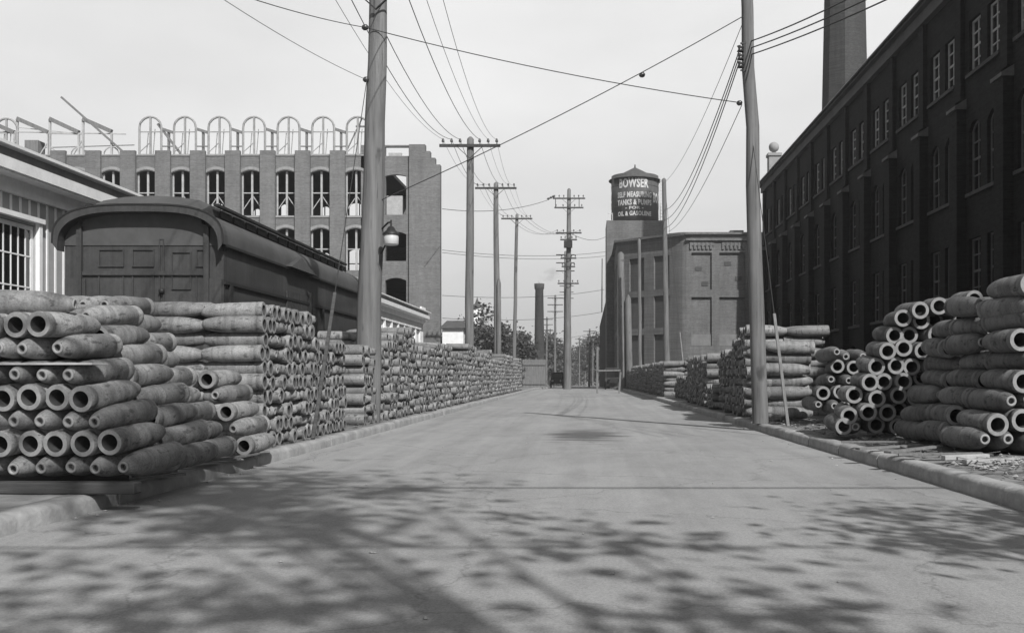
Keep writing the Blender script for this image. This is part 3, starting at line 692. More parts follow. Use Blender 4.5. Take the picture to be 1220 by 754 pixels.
hexpile('left', (X_(147, 8.25), 8.25, 0), axA, (1, 0, 0), 6, 5, .245, True, True, None, 'nearest left stack', GL, True, R(4), 1)
hexpile('left', (X_(60, 8.3), 8.35, 0), axA, (1, 0, 0), 4, 2, 1.225, True, True, None, 'nearest left stack', GL, True, R(3), 2, off=5)
for i, (px, py, ang) in enumerate(((28, 361, 4), (-42, 365, -3))):      # shells lying across the top
    q = P(px, py, 8.6); shell('left', q, (math.cos(R(ang)), math.sin(R(ang))+.1, -.02), i == 1, 1.0, True, ['pale mottled shell lying crosswise on top of nearest left stack', 'shell cut by the frame edge, crosswise on nearest left stack'][i], GL)
hexpile('left', (X_(205, 9.25), 9.25, 0), axA, (1, 0, 0), 3, 8, .22, False, True, lambda k, c: c < (1 if k < 3 else 2), 'second left row', GL, True, R(3), 3)
hexpile('left', (X_(229, 10.3), 10.3, 0), axA, (1, 0, 0), 3, 9, .2, True, True, lambda k, c: c < (1 if k < 4 else 2 if k < 6 else 3), 'third left row', GL, True, R(2), 4)
hexpile('left', (X_(291, 11.75), 11.75, 0), axA, (1, 0, 0), 2, 5, .19, False, True, lambda k, c: c < 1 or k > 3, 'fourth left row', GL, True, R(1.5), 5)
# stacks with the shells lying square to the road
def crosspile(side, y0, ncol, nlay, xface, sgn, z0, depth=1, seed=1, indiv=None, name='', group='', jit=1.0, back_layers=2, toplay=None):
    "sgn: +1 when the road lies towards +x. columns run along y from y0"
    rk = random.Random(seed); me, d, L = SH[side]
    for dd in range(depth):
        for k in range(nlay):
            for c in range(ncol):
                top = nlay if toplay is None else toplay(c)
                if k >= top: continue
                if dd > 0 and c > 0 and k < top-back_layers: continue
                y = y0+d/2+c*d*1.01+(k % 2)*d*.5; x = xface-sgn*(L/2+dd*(L-.02))+rk.gauss(0, .014)*jit
                z = z0+d/2+k*d*.87+rk.gauss(0, .006)*jit
                a = Vector((sgn, rk.gauss(0, .015), rk.gauss(0, .015)))
                fl_ = ((sgn > 0) ^ (rk.random() < (.05 if sgn > 0 and c == 0 else .5))) ^ (dd % 2 == 1)
                ind = indiv is not None and indiv(k, c, dd)
                lab = f"{rk.choice(['mottled','rusty','scuffed','weathered'])} shell lying crosswise, layer {ORD[k]} up, {ORD[c]} column, {ORD[dd]} from road, {name}"
                shell(side, (x, y, z+ground_z(y)), a, fl_, rk.uniform(0, 6.28), ind, lab, group)
crosspile('left', 13.0, 12, 10, -4.22, 1, .15, 2, 21, lambda k, c, dd: c == 0 or (c < 3 and dd == 0), 'tall left stack', GL)
crosspile('left', 15.72, 9, 8, -4.25, 1, .15, 2, 22)
y = 19.3; i = 0
rk = random.Random(5)
while y < 66:
    nc = rk.choice([6, 8, 10, 12]); nl = 8 if y < 21 else rk.choice([9, 10, 10, 11])
    crosspile('left', y, nc, nl, kerb_left(y)-.24-rk.uniform(0, .06), 1, .15, 2, 100+i, toplay=lambda c, nl=nl, r=rk: nl-(1 if r.random() < .2 else 0), jit=2.2)
    y += nc*.221+.11+rk.choice([.03, .1, .3]); i += 1
# right verge
axF = Vector((-.05, 1, 0)).normalized()
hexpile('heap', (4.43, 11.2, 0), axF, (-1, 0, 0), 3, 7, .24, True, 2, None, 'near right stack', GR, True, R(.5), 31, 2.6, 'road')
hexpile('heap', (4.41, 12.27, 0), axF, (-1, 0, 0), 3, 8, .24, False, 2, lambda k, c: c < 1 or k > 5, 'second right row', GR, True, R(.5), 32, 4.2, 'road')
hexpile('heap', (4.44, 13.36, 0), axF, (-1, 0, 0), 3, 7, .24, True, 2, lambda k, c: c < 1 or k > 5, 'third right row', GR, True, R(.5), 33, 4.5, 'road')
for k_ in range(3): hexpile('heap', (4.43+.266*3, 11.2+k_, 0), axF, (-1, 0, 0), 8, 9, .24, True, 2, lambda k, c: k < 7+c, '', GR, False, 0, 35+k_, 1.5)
for i, (px, py, ang, fl_) in enumerate(((1204, 343, 94, False), (1200, 367, 97, True))):
    q = P(px, py, 11.75); shell('heap', q, (math.cos(R(ang)), math.sin(R(ang)), 0), fl_, .5, True, ['shell with open base on very top of near right stack', 'second shell from the top of near right stack, nose showing'][i], GR)
# stack facing the camera behind it: open bases, leaning away from the road
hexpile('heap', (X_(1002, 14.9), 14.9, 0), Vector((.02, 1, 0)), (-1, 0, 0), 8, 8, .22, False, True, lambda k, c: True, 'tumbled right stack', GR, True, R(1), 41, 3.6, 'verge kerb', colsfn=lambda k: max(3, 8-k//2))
for i, (px, py, ang, fl_) in enumerate(((1083, 371, 92, False), (1110, 366, 84, False), (1118, 367, 97, False), (1148, 358, 88, False))):
    q = P(px, py, 15.2); shell('heap', q, (math.cos(R(ang)), math.sin(R(ang)), .03), fl_, .5+i, True, ['leftmost open shell lying on top of tumbled right stack', 'second open shell on top of tumbled right stack', 'third open shell on top of tumbled right stack, skewed', 'open shell on tumbled right stack, touching the near stack'][i], GR)
# low jumble beyond it
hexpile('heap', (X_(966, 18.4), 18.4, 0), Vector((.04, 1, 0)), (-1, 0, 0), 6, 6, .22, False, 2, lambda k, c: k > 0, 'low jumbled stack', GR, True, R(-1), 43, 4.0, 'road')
kr = lambda y: kerb_right(y)+.24
crosspile('right', 20.6, 3, 7, kr(21)+.02, -1, .2, 1, 51, lambda k, c, dd: c == 0, 'sunlit right stack', GR, 1.8)
crosspile('right', 22.9, 18, 9, kr(24), -1, .16, 2, 52, None, jit=2, toplay=lambda c: 9 if c < 4 else 8 if c < 9 else 7)
crosspile('right', 28.2, 7, 3, kr(29), -1, .16, 1, 56, None, jit=2)
crosspile('right', 30.3, 22, 7, kr(32)+.05, -1, .16, 2, 54, None, jit=2, toplay=lambda c: 7-(c % 5 == 3))
yy_ = 37.5
crosspile('right', 37.2, 26, 4, kr(38)+.4, -1, .16, 2, 57, None, jit=2)
i = 0
while yy_ < 82:
    if yy_ > 45: crosspile('right', yy_, 14, 7 if yy_ < 70 else 6, kr(yy_)+.1, -1, .16, 2, 60+i, None, jit=1.5)
    yy_ += 14*.265+.3; i += 1
me = bpy.data.meshes.new('artillery_shells'); vv = np.concatenate(stuff['v'])
me.from_pydata(vv.tolist(), [], stuff['f'])
for m in (M['shell'], M['shell_rim'], M['shell_bore'], M['shell_painted_shade']): me.materials.append(m)
me.polygons.foreach_set('material_index', stuff['m']); me.polygons.foreach_set('use_smooth', [True]*len(stuff['m'])); me.update()
so = bpy.data.objects.new('artillery_shells', me); C.objects.link(so); so['kind'] = 'stuff'
tag(so, 'long banks of stacked shells stretching down both sides of the street', 'shells')
print('SHELLS', count, 'stuff', len(stuff['v']))

# timber under and beside the stacks
def plank(a, b, w, h, label, mat='plank_wood', cat='plank', name='timber_plank', group=None):
    a, b = Vector(a), Vector(b); mid = (a+b)/2; mb = MB(); d = (b-a)
    n = 6; 
    mb.bar(a-mid, b-mid, w, h)
    o = mb.build(name, M[mat], bevel=min(w, h)*.12); o.location = mid; return tag(o, label, cat, group)
plank((X_(-60, 8.2), 8.22, .195), (X_(166, 8.2), 8.18, .195), .14, .095, 'long squared timber under the front of nearest left stack', cat='timber', name='bearing_timber')
plank((X_(-60, 8.9), 8.95, .2), (X_(150, 8.9), 8.9, .2), .14, .095, 'rear squared timber under the nearest left stack', cat='timber', name='bearing_timber')
plank((X_(-60, 8.3), 8.4, 1.2), (X_(118, 8.3), 8.32, 1.2), .25, .016, 'thin pale board laid between layers of nearest left stack', 'raw_timber', 'board', 'board')
rk = random.Random(77)
for i, (px, py, Zs, L, a) in enumerate(((170, 575, 9.2, .8, 50), (185, 571, 9.5, .5, 70), (250, 556, 10.9, .7, 60), (262, 553, 11.2, .45, 20), (290, 549, 11.6, .6, 80), (301, 545, 12.0, .4, 40))):
    p = Vector((X_(px, Zs), Zs, .17+.01*(i % 3))); d = Vector((math.cos(R(a)), math.sin(R(a)), .02))*L/2
    plank(p-d, p+d, .08, .02, ['splintered board nearest the camera beside left kerb', 'short scrap board beside left kerb below first stack', 'broad scrap board on left kerb under third row', 'small chip of board under third left row', 'long thin scrap board under fourth left row', 'last small scrap of board before the tall left stack'][i], 'grey_wood', 'board', 'scrap_board')
for i, (px, Zs, L, a) in enumerate(((1205, 10.6, 1.0, 2), (1120, 11.3, .9, -12), (1090, 11.9, 1.0, 35), (1060, 12.6, .9, 15), (1150, 10.9, .5, 5), (1040, 13.2, .8, -25))):
    p = Vector((X_(px, Zs), Zs, .215+.012*(i % 3))); d = Vector((math.cos(R(a)), math.sin(R(a)), .03))*L/2
    plank(p-d, p+d, .11, .05 if i in (0, 4) else .025, ['squared timber under front of near right stack at frame edge', 'loose plank before the near right stack, beside squared timbers', 'dark skewed plank at foot of near right stack', 'plank lying behind the skewed plank on right verge', 'short pale timber end poking from under near right stack', 'farthest loose plank on right verge before tumbled stack'][i], 'raw_timber' if i in (0, 4) else 'grey_wood', 'plank', 'loose_plank')
# rubble heaps and stones
mb = MB(); rk = random.Random(6)
def stone(mb, p, s):
    vs = []; 
    for (a, b, c) in ((1, 0, 0), (-1, 0, 0), (0, 1, 0), (0, -1, 0), (0, 0, 1), (0, 0, -1)):
        k = s*rk.uniform(.6, 1.2); vs.append(Vector(p)+Vector((a, b, c*.7))*k+Vector((rk.uniform(-.3, .3), rk.uniform(-.3, .3), 0))*s)
    mb.add(vs, [(0, 2, 4), (2, 1, 4), (1, 3, 4), (3, 0, 4), (2, 0, 5), (1, 2, 5), (3, 1, 5), (0, 3, 5)])
for i in range(330):
    t = rk.random()
    if i < 170: y_ = rk.gauss(10.15, .38); x_ = 4.45+rk.gauss(0, .5)
    else: y_ = rk.uniform(8.5, 24); x_ = kerb_right(y_)+.3+abs(rk.gauss(0, .45))
    if x_ < kerb_right(y_)+.22: continue
    stone(mb, (x_, y_, .17+.06*min(1, (x_-kerb_right(y_)-.2))+.05*math.exp(-((x_-4.5)**2+(y_-10.15)**2)*6)), rk.uniform(.012, .045))
o = mb.build('rubble', M['rubble']); o['kind'] = 'stuff'; tag(o, 'pale stone rubble scattered over the right verge', 'rubble')
mb = MB()
for i in range(520):
    if i < 340: y_ = rk.uniform(8.6, 21); x_ = kerb_right(y_)+.25+abs(rk.gauss(.35, .4))
    else: y_ = rk.uniform(9, 22); x_ = kerb_left(y_)-.25-abs(rk.gauss(0, .12))
    a_ = rk.uniform(0, 6.28); L_ = rk.uniform(.05, .3); z_ = .16+(.07 if x_ > 0 else .0)*min(1, abs(x_-3.5))
    mb.bar((x_, y_, z_), (x_+L_*math.cos(a_), y_+L_*math.sin(a_), z_+rk.uniform(0, .035)), rk.uniform(.005, .016), .006)
o = mb.build('litter', M['grey_wood']); o['kind'] = 'stuff'; tag(o, 'straw, splinters and twigs littering both verges beneath the stacks', 'litter')
mb = MB()
for i in range(170):
    y_ = rk.uniform(4.5, 30)**1; x_ = rk.uniform(-3.9, 3.3) if i < 60 else (kerb_left(y_)+abs(rk.gauss(.04, .12)) if i < 120 else kerb_right(y_)-abs(rk.gauss(.04, .12)))
    stone(mb, (x_, y_, .008), rk.uniform(.006, .02))
o = mb.build('grit', M['rubble']); o['kind'] = 'stuff'; tag(o, 'loose grit and pebbles scattered across the roadway and gutters', 'grit')

# ---------------------------------------------------------------- utility poles, wires
def pin(mb, x, y, z, s=1.0): mb.lathe([(.012*s, 0), (.012*s, .08*s), (.05*s, .085*s), (.055*s, .13*s), (.035*s, .15*s), (.045*s, .17*s), (.02*s, .21*s), (0, .215*s)], 8, Matrix.Translation((x, y, z)))
def pole(base, top, r0, r1, label, arms=(), armlen=2.6, npin=6, group='utility poles along the street', mat='pole_wood', seg=14, cat='utility pole', name='utility_pole'):
    base, top = Vector(base), Vector(top); o = empty(name, label, cat, base, group)
    rk = random.Random(int(abs(base.x*100+base.y*10))); mb = MB(); n = 9
    pts = [base.lerp(top, t)+Vector((rk.gauss(0, .012), 0, 0))*(0 < t < 1) for t in np.linspace(0, 1, n)]
    rad = [r0+(r1-r0)*t for t in np.linspace(0, 1, n)]
    pts.append(pts[-1]+Vector((0, 0, r1*.7))); rad.append(r1*.35)
    mb.tube(pts, rad, seg); part(mb, 'pole', M[mat], o)
    res = []
    for az in arms:
        L = armlen; np_ = npin
        if isinstance(az, tuple): az, L, np_ = az
        t = (az-base.z)/(top.z-base.z); c = base.lerp(top, t); yf = c.y-r1-.05
        mb = MB(); mb.box(c.x-L/2, c.x+L/2, yf-.06, yf+.04, az-.06, az+.06); part(mb, 'crossarm', M['arm_wood'], o)
        mb = MB(); mb.bar((c.x-L*.22, yf-.08, az-.03), (c.x, yf-.06, az-.55*L/2.6), .05, .02); mb.bar((c.x+L*.22, yf-.08, az-.03), (c.x, yf-.06, az-.55*L/2.6), .05, .02); part(mb, 'arm_brace', M['dark_metal'], o)
        xs_ = [c.x+L*f_ for f_ in ((-.44, -.3, -.16, .16, .3, .44) if np_ == 6 else (-.44, -.2, .2, .44))]
        mb = MB()
        for x in (xs_ if seg > 8 else []): pin(mb, x, yf, az+.06, 1.2); mb.cut()
        pieces(mb, 'insulator', M['porcelain'], o)
        res.append([Vector((x, yf, az+.27)) for x in xs_])
    return o, res
wcount = [0]
def wire(a, b, sag, label, r=.012, mat='wire', n=14, group=None, name='overhead_wire'):
    a, b = Vector(a), Vector(b); mid = (a+b)/2; mb = MB()
    pts = [a.lerp(b, t)-Vector((0, 0, 4*sag*t*(1-t)))-mid for t in np.linspace(0, 1, n+1)]
    mb.tube(pts, r, 5); o = mb.build(name, M[mat]); o.location = mid; return tag(o, label, 'wire', group)
def from_px(px, Z, z0=0): return Vector((X_(px, Z), Z, z0))
# big leaning pole on the left
pb = P(437, 0, 20.6); pt = P(452.5, -70, 20.6)
big, arm1 = pole((pb.x, 20.6, .1), (pt.x, 20.6, pt.z), .27, .165, 'thick weathered pole leaning slightly right, nearest on the left side', (P(0, -16, 20.6).z, ), 2.7, seg=20)
p2, arm2 = pole(from_px(558.5, 44, .1), (X_(560.5, 44), 44, P(0, 166, 44).z), .21, .15, 'second pole on the left, taller six pin crossarm', (P(0, 175, 44).z,), 2.65)
p3, arm3 = pole(from_px(592.5, 64.6, .1), (X_(591, 64.6), 64.6, P(0, 219, 64.6).z), .23, .15, 'third pole on the left with splinted lower half', (P(0, 225, 64.6).z,), 2.65)
p4, arm4 = pole(from_px(612, 86, .1), (X_(616, 86), 86, P(0, 256, 86).z), .17, .13, 'thin fourth pole on the left leaning to the right', (P(0, 261, 86).z,), 2.65)
mb = MB(); q = P(594.5, 338, 64.35); mb.tube([(q.x, q.y, .1), q, q+Vector((0, 0, .35))], [.16, .13, .05], 10); part(mb, 'splint', M['pole_wood'], p3)
# main pole in the middle of the view with many arms
zz = lambda py, Z=90: P(0, py, Z).z
pm, armm = pole(from_px(676, 90, ground_z(90)), (X_(678, 90), 90, zz(226)), .36, .16, 'dark many armed pole standing in the centre beyond the road crest', ((zz(237), 2.9, 6), (zz(248), 2.6, 4), (zz(278), 2.3, 4), (zz(286), 1.5, 4), (zz(308), 1.4, 4), (zz(318), 1.2, 4), (zz(338), 1.9, 4)), 2.6, 6)
mb = MB()
for x in (X_(662, 90), X_(690, 90)): mb.bar((x, 89.75, zz(248)), (x, 89.75, zz(237)), .06); mb.cut()
pieces(mb, 'bracket', M['dark_metal'], pm)
mb = MB(); mb.box(X_(672, 90), X_(682, 90), 89.3, 89.75, zz(296), zz(288)); part(mb, 'terminal_box', M['dark_metal'], pm)
for i, (px, Z, top) in enumerate(((673, 125, 300), (674.5, 165, 338), (661, 150, 352), (651, 190, 378), (655, 240, 392), (690, 250, 402), (702, 180, 392), (706, 230, 400), (697, 300, 412), (662, 300, 405))):
    pole(from_px(px, Z, ground_z(Z)), (X_(px+.6, Z), Z, P(0, top, Z).z), .2, .14, ['far pole right behind the dark many armed pole', 'second pole behind the dark many armed pole', 'far pole between chimney smoke and the dark many armed pole', 'far pole just right of the distant round chimney', 'fainter far pole right of the distant chimney', 'hazy far pole right of the many armed pole', 'far pole left of the low brick wing', 'fainter far pole against the low brick wing', 'smallest hazy pole right of the many armed pole', 'smallest hazy pole left of the many armed pole'][i], (P(0, top, Z).z-.4, P(0, top, Z).z-1.4, P(0, top, Z).z-2.4), 2.3, 4, 'distant poles beyond the crest', seg=8)
# right hand poles
pr_b = from_px(906, 20.3, .15); pr_t = P(887.5, -60, 20.3)
rp, _ = pole(pr_b, pr_t, .165, .115, 'tall weathered pole on right verge beside the sunlit shell stack', seg=18)
rp2, _ = pole(from_px(795.5, 52, .15), (X_(791, 52), 52, P(0, 214, 52).z), .17, .11, 'slim pole on right before the pale brick works, finial topped')
rp3, _ = pole(from_px(763, 76, .15), (X_(761.5, 76), 76, P(0, 286, 76).z), .15, .12, 'thin pole on right in front of shaded brick corner')
rp4, _ = pole(from_px(742, 79, .1), (X_(739.5, 79), 79, P(0, 303, 79).z), .3, .26, 'stout pale post at right kerb beside the brick corner')
mb = MB(); q = P(748.5, 356, 78.6); mb.tube([(X_(750, 78.6), 78.6, .1), q, q+Vector((0, 0, .3))], [.28, .22, .06], 10); part(mb, 'splint', M['pole_wood'], rp4)
mb = MB(); q = P(882, 68, 20.2)
for k in range(3): mb.lathe([(.02, -.06), (.07, -.055), (.045, -.015), (.045, .015), (.07, .055), (.02, .06)], 10, Matrix.Translation(q+Vector((0, 0, (k-1)*.16))))
mb.bar(q+Vector((.09, 0, -.3)), q+Vector((.09, 0, .3)), .05, .02); mb.bar(q+Vector((.0, 0, .27)), q+Vector((.2, 0, .27)), .03); mb.bar(q+Vector((.0, 0, -.27)), q+Vector((.2, 0, -.27)), .03)
part(mb, 'insulator_rack', M['porcelain'], rp)
# line wires
g = 'wires of the left pole line'
names6 = ['outermost left', 'second left', 'inner left', 'inner right', 'second right', 'outermost right']
spans = [(arm1[0], arm2[0], .55, 'first to the second left pole'), (arm2[0], arm3[0], .5, 'second to the third left pole'), (arm3[0], arm4[0], .45, 'third to the fourth left pole')]
for A, B, s, t in spans:
    for k in range(6): wire(A[k], B[k], s+.07*((k*3) % 4), f'{names6[k]} wire of crossarms from {t}', .011 if k in (1, 2, 3) else .007, group=g)
back = [Vector((p.x+.3, -6, p.z+.4)) for p in arm1[0]]
for k in range(6): wire(back[k], arm1[0][k], .5, f'{names6[k]} wire coming overhead to the nearest left pole', .009, group=g)
for k in range(4): wire(arm4[0][k+1], armm[2][k], .9, f'{names6[k+1]} slack wire from fourth left pole to many armed pole', .012, group=g)
wire(P(435, 33, 20.4), P(884, 123, 20.2), .12, 'span wire sagging across the street between nearest left and right poles', .010)
wire(P(435, 33, 20.4), P(150, -55, 12), .1, 'dark wire rising left from the nearest left pole', .008)
wire(P(436, 95, 20.4), P(200, -45, 13), .1, 'faint wire rising left from below the dark one', .006, 'wire_pale')
wire(P(455, 238, 20.5), P(885, 20, 20.2), .12, 'long slanting wire from low on left pole up to right pole', .010)
for k, (z1, z2) in enumerate(((60, 250), (67, 262), (74, 272))):
    wire(P(881, z1, 20.2), P(792, z2, 52), .75, ['top', 'middle', 'lowest'][k]+' wire from right pole rack to the slim pole beyond', .012, group='wires of the right poles')
wire(P(884, 30, 20.2), P(791, 218, 52), .5, 'thin upper wire from tall right pole to slim pole top', .007, group='wires of the right poles')
wire(P(884, 125, 20.2), P(796, 276, 52), .5, 'lower wire from tall right pole down to slim pole', .008, group='wires of the right poles')
for k, (y1, yb, xb) in enumerate(((50, -46, 1080), (58, -46, 1108), (66, -46, 1136))):
    wire(P(893, y1, 20.3), P(893+(xb-893)*1.55, y1-(y1-yb)*1.55, 11.5), .12, ['upper', 'middle', 'lower'][k]+' of three wires running up right from tall right pole', .013, group='wires of the right poles')
fw = [((527, 298, 88), (722, 300, 118)), ((527, 352, 90), (720, 345, 120)), ((527, 379, 92), (716, 372, 125)), ((527, 249, 70), (654, 238, 90)), ((680, 278, 90), (722, 282, 118)), ((527, 301, 95), (722, 305, 125)), ((600, 405, 110), (714, 395, 150)), ((560, 418, 95), (712, 410, 160))]
fl_ = ['high level wire from unfinished factory across to water tower', 'middle level wire crossing far street', 'low wire crossing far street above the trees', 'wire from unfinished factory to top of many armed pole', 'short wire from many armed pole to water tower', 'wire just under the high level far crossing wire', 'faint wire right of the far tree', 'lowest faint wire across far street']
for (a, b), t in zip(fw, fl_): wire(P(*a), P(*b), .5, t, .022)
mb = MB(); q = P(656, 237, 90)
for k in range(3): mb.lathe([(.02, -.1), (.16, 0), (.02, .12)], 8, Matrix.Translation(q+Vector((k*.22-.2, 0, .1*k))))
tag(mb.build('strain_insulator', M['porcelain']), 'dark strain insulator at left of many armed pole top', 'insulator')
for i, (px, py, Z, s) in enumerate(((765, 89.5, 20.4, .058), (881, 123, 20.2, .055), (435, 33, 20.45, .065), (436, 95, 20.45, .06))):
    mb = MB(); mb.lathe([(.15*s, -1.1*s), (.8*s, -.7*s), (1.0*s, 0), (.8*s, .7*s), (.15*s, 1.1*s)], 10, Matrix.Rotation(R(75), 4, 'Y')); o = mb.build('strain_insulator', M['porcelain'])
    o.location = P(px, py, Z); tag(o, ['dark ball insulator halfway up the slanting wire', 'dark insulator on left side of tall right pole', 'upper dark insulator on nearest left pole', 'lower dark insulator on nearest left pole'][i], 'insulator')
# spans above the camera whose shadows cross the road
wire((-30, 1.9, 8.2), (30, 1.6, 8.2), .25, 'cable crossing the street overhead, its shadow straight across the road', .035, group='cables over the street')
wire((-30, -1.2, 7.6), (30, -1.0, 7.6), .25, 'cable crossing the street overhead, its shadow nearest the camera', .02, group='cables over the street')
# guys with wooden guards
def guy(top, anchor, frac, label, mat='grey_wood'):
    top, anchor = Vector(top), Vector(anchor); o = empty('guy_wire', label, 'guy wire', anchor)
    mb = MB(); mb.tube([anchor, top], .008, 5); part(mb, 'cable', M['wire'], o)
    e = anchor.lerp(top, frac); mb = MB(); mb.bar(anchor, e, .055, .04); part(mb, 'wooden_guard', M[mat], o, .006)
guy(P(437, 96, 20.4), from_px(373, 15.3, .15), .34, 'guy wire with dark wooden guard before the tall left stack', 'plank_wood')
guy(P(897, 170, 20.2), from_px(939, 18.0, .2), .37, 'guy wire with pale wooden guard before the sunlit right stack')
guy(P(794, 240, 52), from_px(818, 46, .2), .3, 'guy wire with pale guard beside the slim right pole')
# street lamp on the big pole
sl = empty('street_lamp', 'white drum street lamp on bracket right of nearest left pole', 'street lamp', P(466, 290, 20.2))
q = P(466, 292, 20.2); T = Matrix.Translation(q)
mb = MB(); mb.lathe([(0, .0), (.13, .0), (.15, .02), (.15, .2), (.13, .22), (0, .22)], 20, T); part(mb, 'globe', M['light_metal'], sl)
mb = MB(); mb.lathe([(.17, .2), (.17, .23), (.1, .29), (.06, .36), (.02, .38), (.02, .5), (0, .5)], 20, T); part(mb, 'cap', M['dark_metal'], sl)
mb = MB(); mb.tube([q+Vector((0, 0, .46)), q+Vector((-.1, .2, .48)), q+Vector((-.35, .4, .3))], .02, 6); mb.tube([q+Vector((-.12, .1, .05)), q+Vector((-.25, .3, -.12)), q+Vector((-.36, .4, -.15))], .02, 6); part(mb, 'bracket', M['dark_metal'], sl)

# ---------------------------------------------------------------- Bowser works, water tower
bo = empty('brick_works', 'pale brick works with blind panels and shaded angled corner, behind right poles', 'works', (7.9, 92, 0))
YB = 92.0; ZB = 14.0; Xc = X_(812, YB); Xe = 2.88; Ye = 97.8; YB2 = 124
mb = MB(); 
bp = [(Xc+26, YB)]+[(Xc+.0, YB)]
pan = []
pm_ = lambda px: X_(px, YB); pz = lambda py: P(0, py, YB).z
panels = [(pm_(822), pm_(848)), (pm_(857), pm_(888)), (pm_(898), pm_(929)), (pm_(938), pm_(969))]
ops = [(a, b, pz(c), pz(d), 0) for a, b in panels for c, d in ((345, 301), (412, 354))]
wall(mb, (0, YB, 0), (1, 0, 0), (0, -1, 0), Xc+.9, Xc+26, -.4, ZB, ops, .25)
mb.box(Xc+.9, Xc+26, YB+.25, YB+.6, -.4, ZB-.02)
# rounded turn, angled corner, street side
def strip(pts, z0, z1):
    for a, b in zip(pts[:-1], pts[1:]): mb.quad((a[0], a[1], z0), (b[0], b[1], z0), (b[0], b[1], z1), (a[0], a[1], z1))
cv = [(Xc+.9, YB), (Xc+.45, YB+.06), (Xc+.1, YB+.2), (Xc-.3, YB+.5)]
strip(cv, -.4, ZB)
dv = Vector((Xe-cv[-1][0], Ye-cv[-1][1], 0)); dl = dv.length; dv.normalize(); nn = Vector((dv.y, -dv.x, 0)); nn = nn if nn.y < 0 else -nn
ops = [(a, a+1.9, c, d, 0) for a in (1.0, 4.1) for c, d in ((1.7, 5.0), (5.6, 8.6), (9.2, 12.3))]
wall(mb, (cv[-1][0], cv[-1][1], 0), dv, nn, 0, dl, -.4, ZB, ops, .25)
ops = [(a, a+2.2, c, d, .2) for a in np.arange(2, 23, 4.0) for c, d in ((1.7, 5.0), (5.6, 8.6), (9.2, 12.3))]
wall(mb, (Xe, Ye, 0), (0, 1, 0), (-1, 0, 0), 0, YB2-Ye, -.4, ZB, ops, .25)
mb.quad((Xe, YB2, -.4), (Xc+20, YB2, -.4), (Xc+20, YB2, ZB), (Xe, YB2, ZB))
part(mb, 'wall', M['pale_brick'], bo)
mb = MB(); base = Vector((cv[-1][0], cv[-1][1], 0))          # bricked-up recesses of the angled corner and street side
for a in (1.0, 4.1):
    for c, d in ((1.7, 5.0), (5.6, 8.6), (9.2, 12.3)):
        A = base+dv*a-nn*.2; B = base+dv*(a+1.9)-nn*.2; mb.quad((A.x, A.y, c), (B.x, B.y, c), (B.x, B.y, d), (A.x, A.y, d)); mb.cut()
for a in np.arange(2, 23, 4.0):
    for c, d in ((1.7, 5.0), (5.6, 8.6), (9.2, 12.3)): mb.quad((Xe+.2, Ye+a, c), (Xe+.2, Ye+a+2.2, c), (Xe+.2, Ye+a+2.2, d), (Xe+.2, Ye+a, d)); mb.cut()
pieces(mb, 'blind_window', M['blind_brick'], bo)
mb = MB()
mb.box(Xc+.4, Xc+26, YB-.25, YB-.003, ZB-.55, ZB-.35); mb.box(Xc+.3, Xc+26.1, YB-.3, YB+.7, ZB+.002, ZB+.2)
for px in np.arange(823, 990, 4.8):
    if 848 < px < 858 or 889 < px < 899: continue
    x = pm_(px); mb.box(x-.09, x+.09, YB-.14, YB-.003, pz(297), pz(289)); mb.box(x+.1, x+.25, YB-.08, YB-.003, pz(293), pz(289))
for a, b in zip([(Xc+.3, YB-.2)]+[(p[0]-.15, p[1]-.2) for p in cv[1:]], [(p[0]-.15, p[1]-.2) for p in cv[1:]]+[(Xe-.2, Ye-.1)]): mb.bar((a[0], a[1], ZB+.1), (b[0], b[1], ZB+.1), .4, .2)
mb.bar((Xe-.1, Ye, ZB+.1), (Xe-.1, YB2, ZB+.1), .4, .2)
part(mb, 'cornice', M['pale_brick'], bo)
mb = MB(); mb.add([(Xc+26, YB+.3, ZB), (Xc+.9, YB+.3, ZB)]+[(p[0]+.2, p[1]+.2, ZB) for p in cv[1:]]+[(Xe+.2, Ye, ZB), (Xe+.2, YB2, ZB), (Xc+26, YB2, ZB)], [tuple(range(8))]); part(mb, 'roof', M['roof_felt'], bo)
mb = MB()
for (a, b), z in ((panels[0], pz(322)), (panels[1], pz(316))): mb.box(a+.5, a+1.1, YB+.2, YB+.247, z, z+.35); mb.cut(); mb.box(b-.9, b-.3, YB+.2, YB+.247, z-1.4, z-1.0); mb.cut()
pieces(mb, 'panel_block', M['blind_brick'], bo)
mb = MB()
for a, b in panels: mb.box(a+.02, b-.02, YB+.15, YB+.245, pz(412)+.02, pz(398)); mb.cut()
pieces(mb, 'panel_base', M['panel_base'], bo)
mb = MB(); mb.box(pm_(872), pm_(888), YB+1, YB+3, ZB-.01, ZB+.55); part(mb, 'skylight', M['roof_felt'], bo)
# lower wing further along, low dark shed at right
lw = MB(); lw.box(2.45, 20, 125, 205, -3, 11.2); 
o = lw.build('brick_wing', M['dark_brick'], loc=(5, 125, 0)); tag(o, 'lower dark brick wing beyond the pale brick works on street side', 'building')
sh = MB(); x0 = X_(903, 91); zs = P(0, 338, 91).z; zt = P(0, 318, 91).z; sh.box(x0, x0+9, 90.9, 91.7, -.3, zs); sh.add([(x0, y_, zs+.001) for y_ in (90.9, 91.7)]+[(x0+3, y_, zt) for y_ in (90.9, 91.7)]+[(x0+9, y_, zt) for y_ in (90.9, 91.7)]+[(x0+9, y_, zs+.001) for y_ in (90.9, 91.7)], [(0, 2, 4, 6), (1, 3, 5, 7), (0, 1, 3, 2), (2, 3, 5, 4)])
o = sh.build('dark_shed', M['dark_brick'], loc=(x0, 91, 0)); tag(o, 'low dark shed in the gap between the two brick buildings', 'shed')
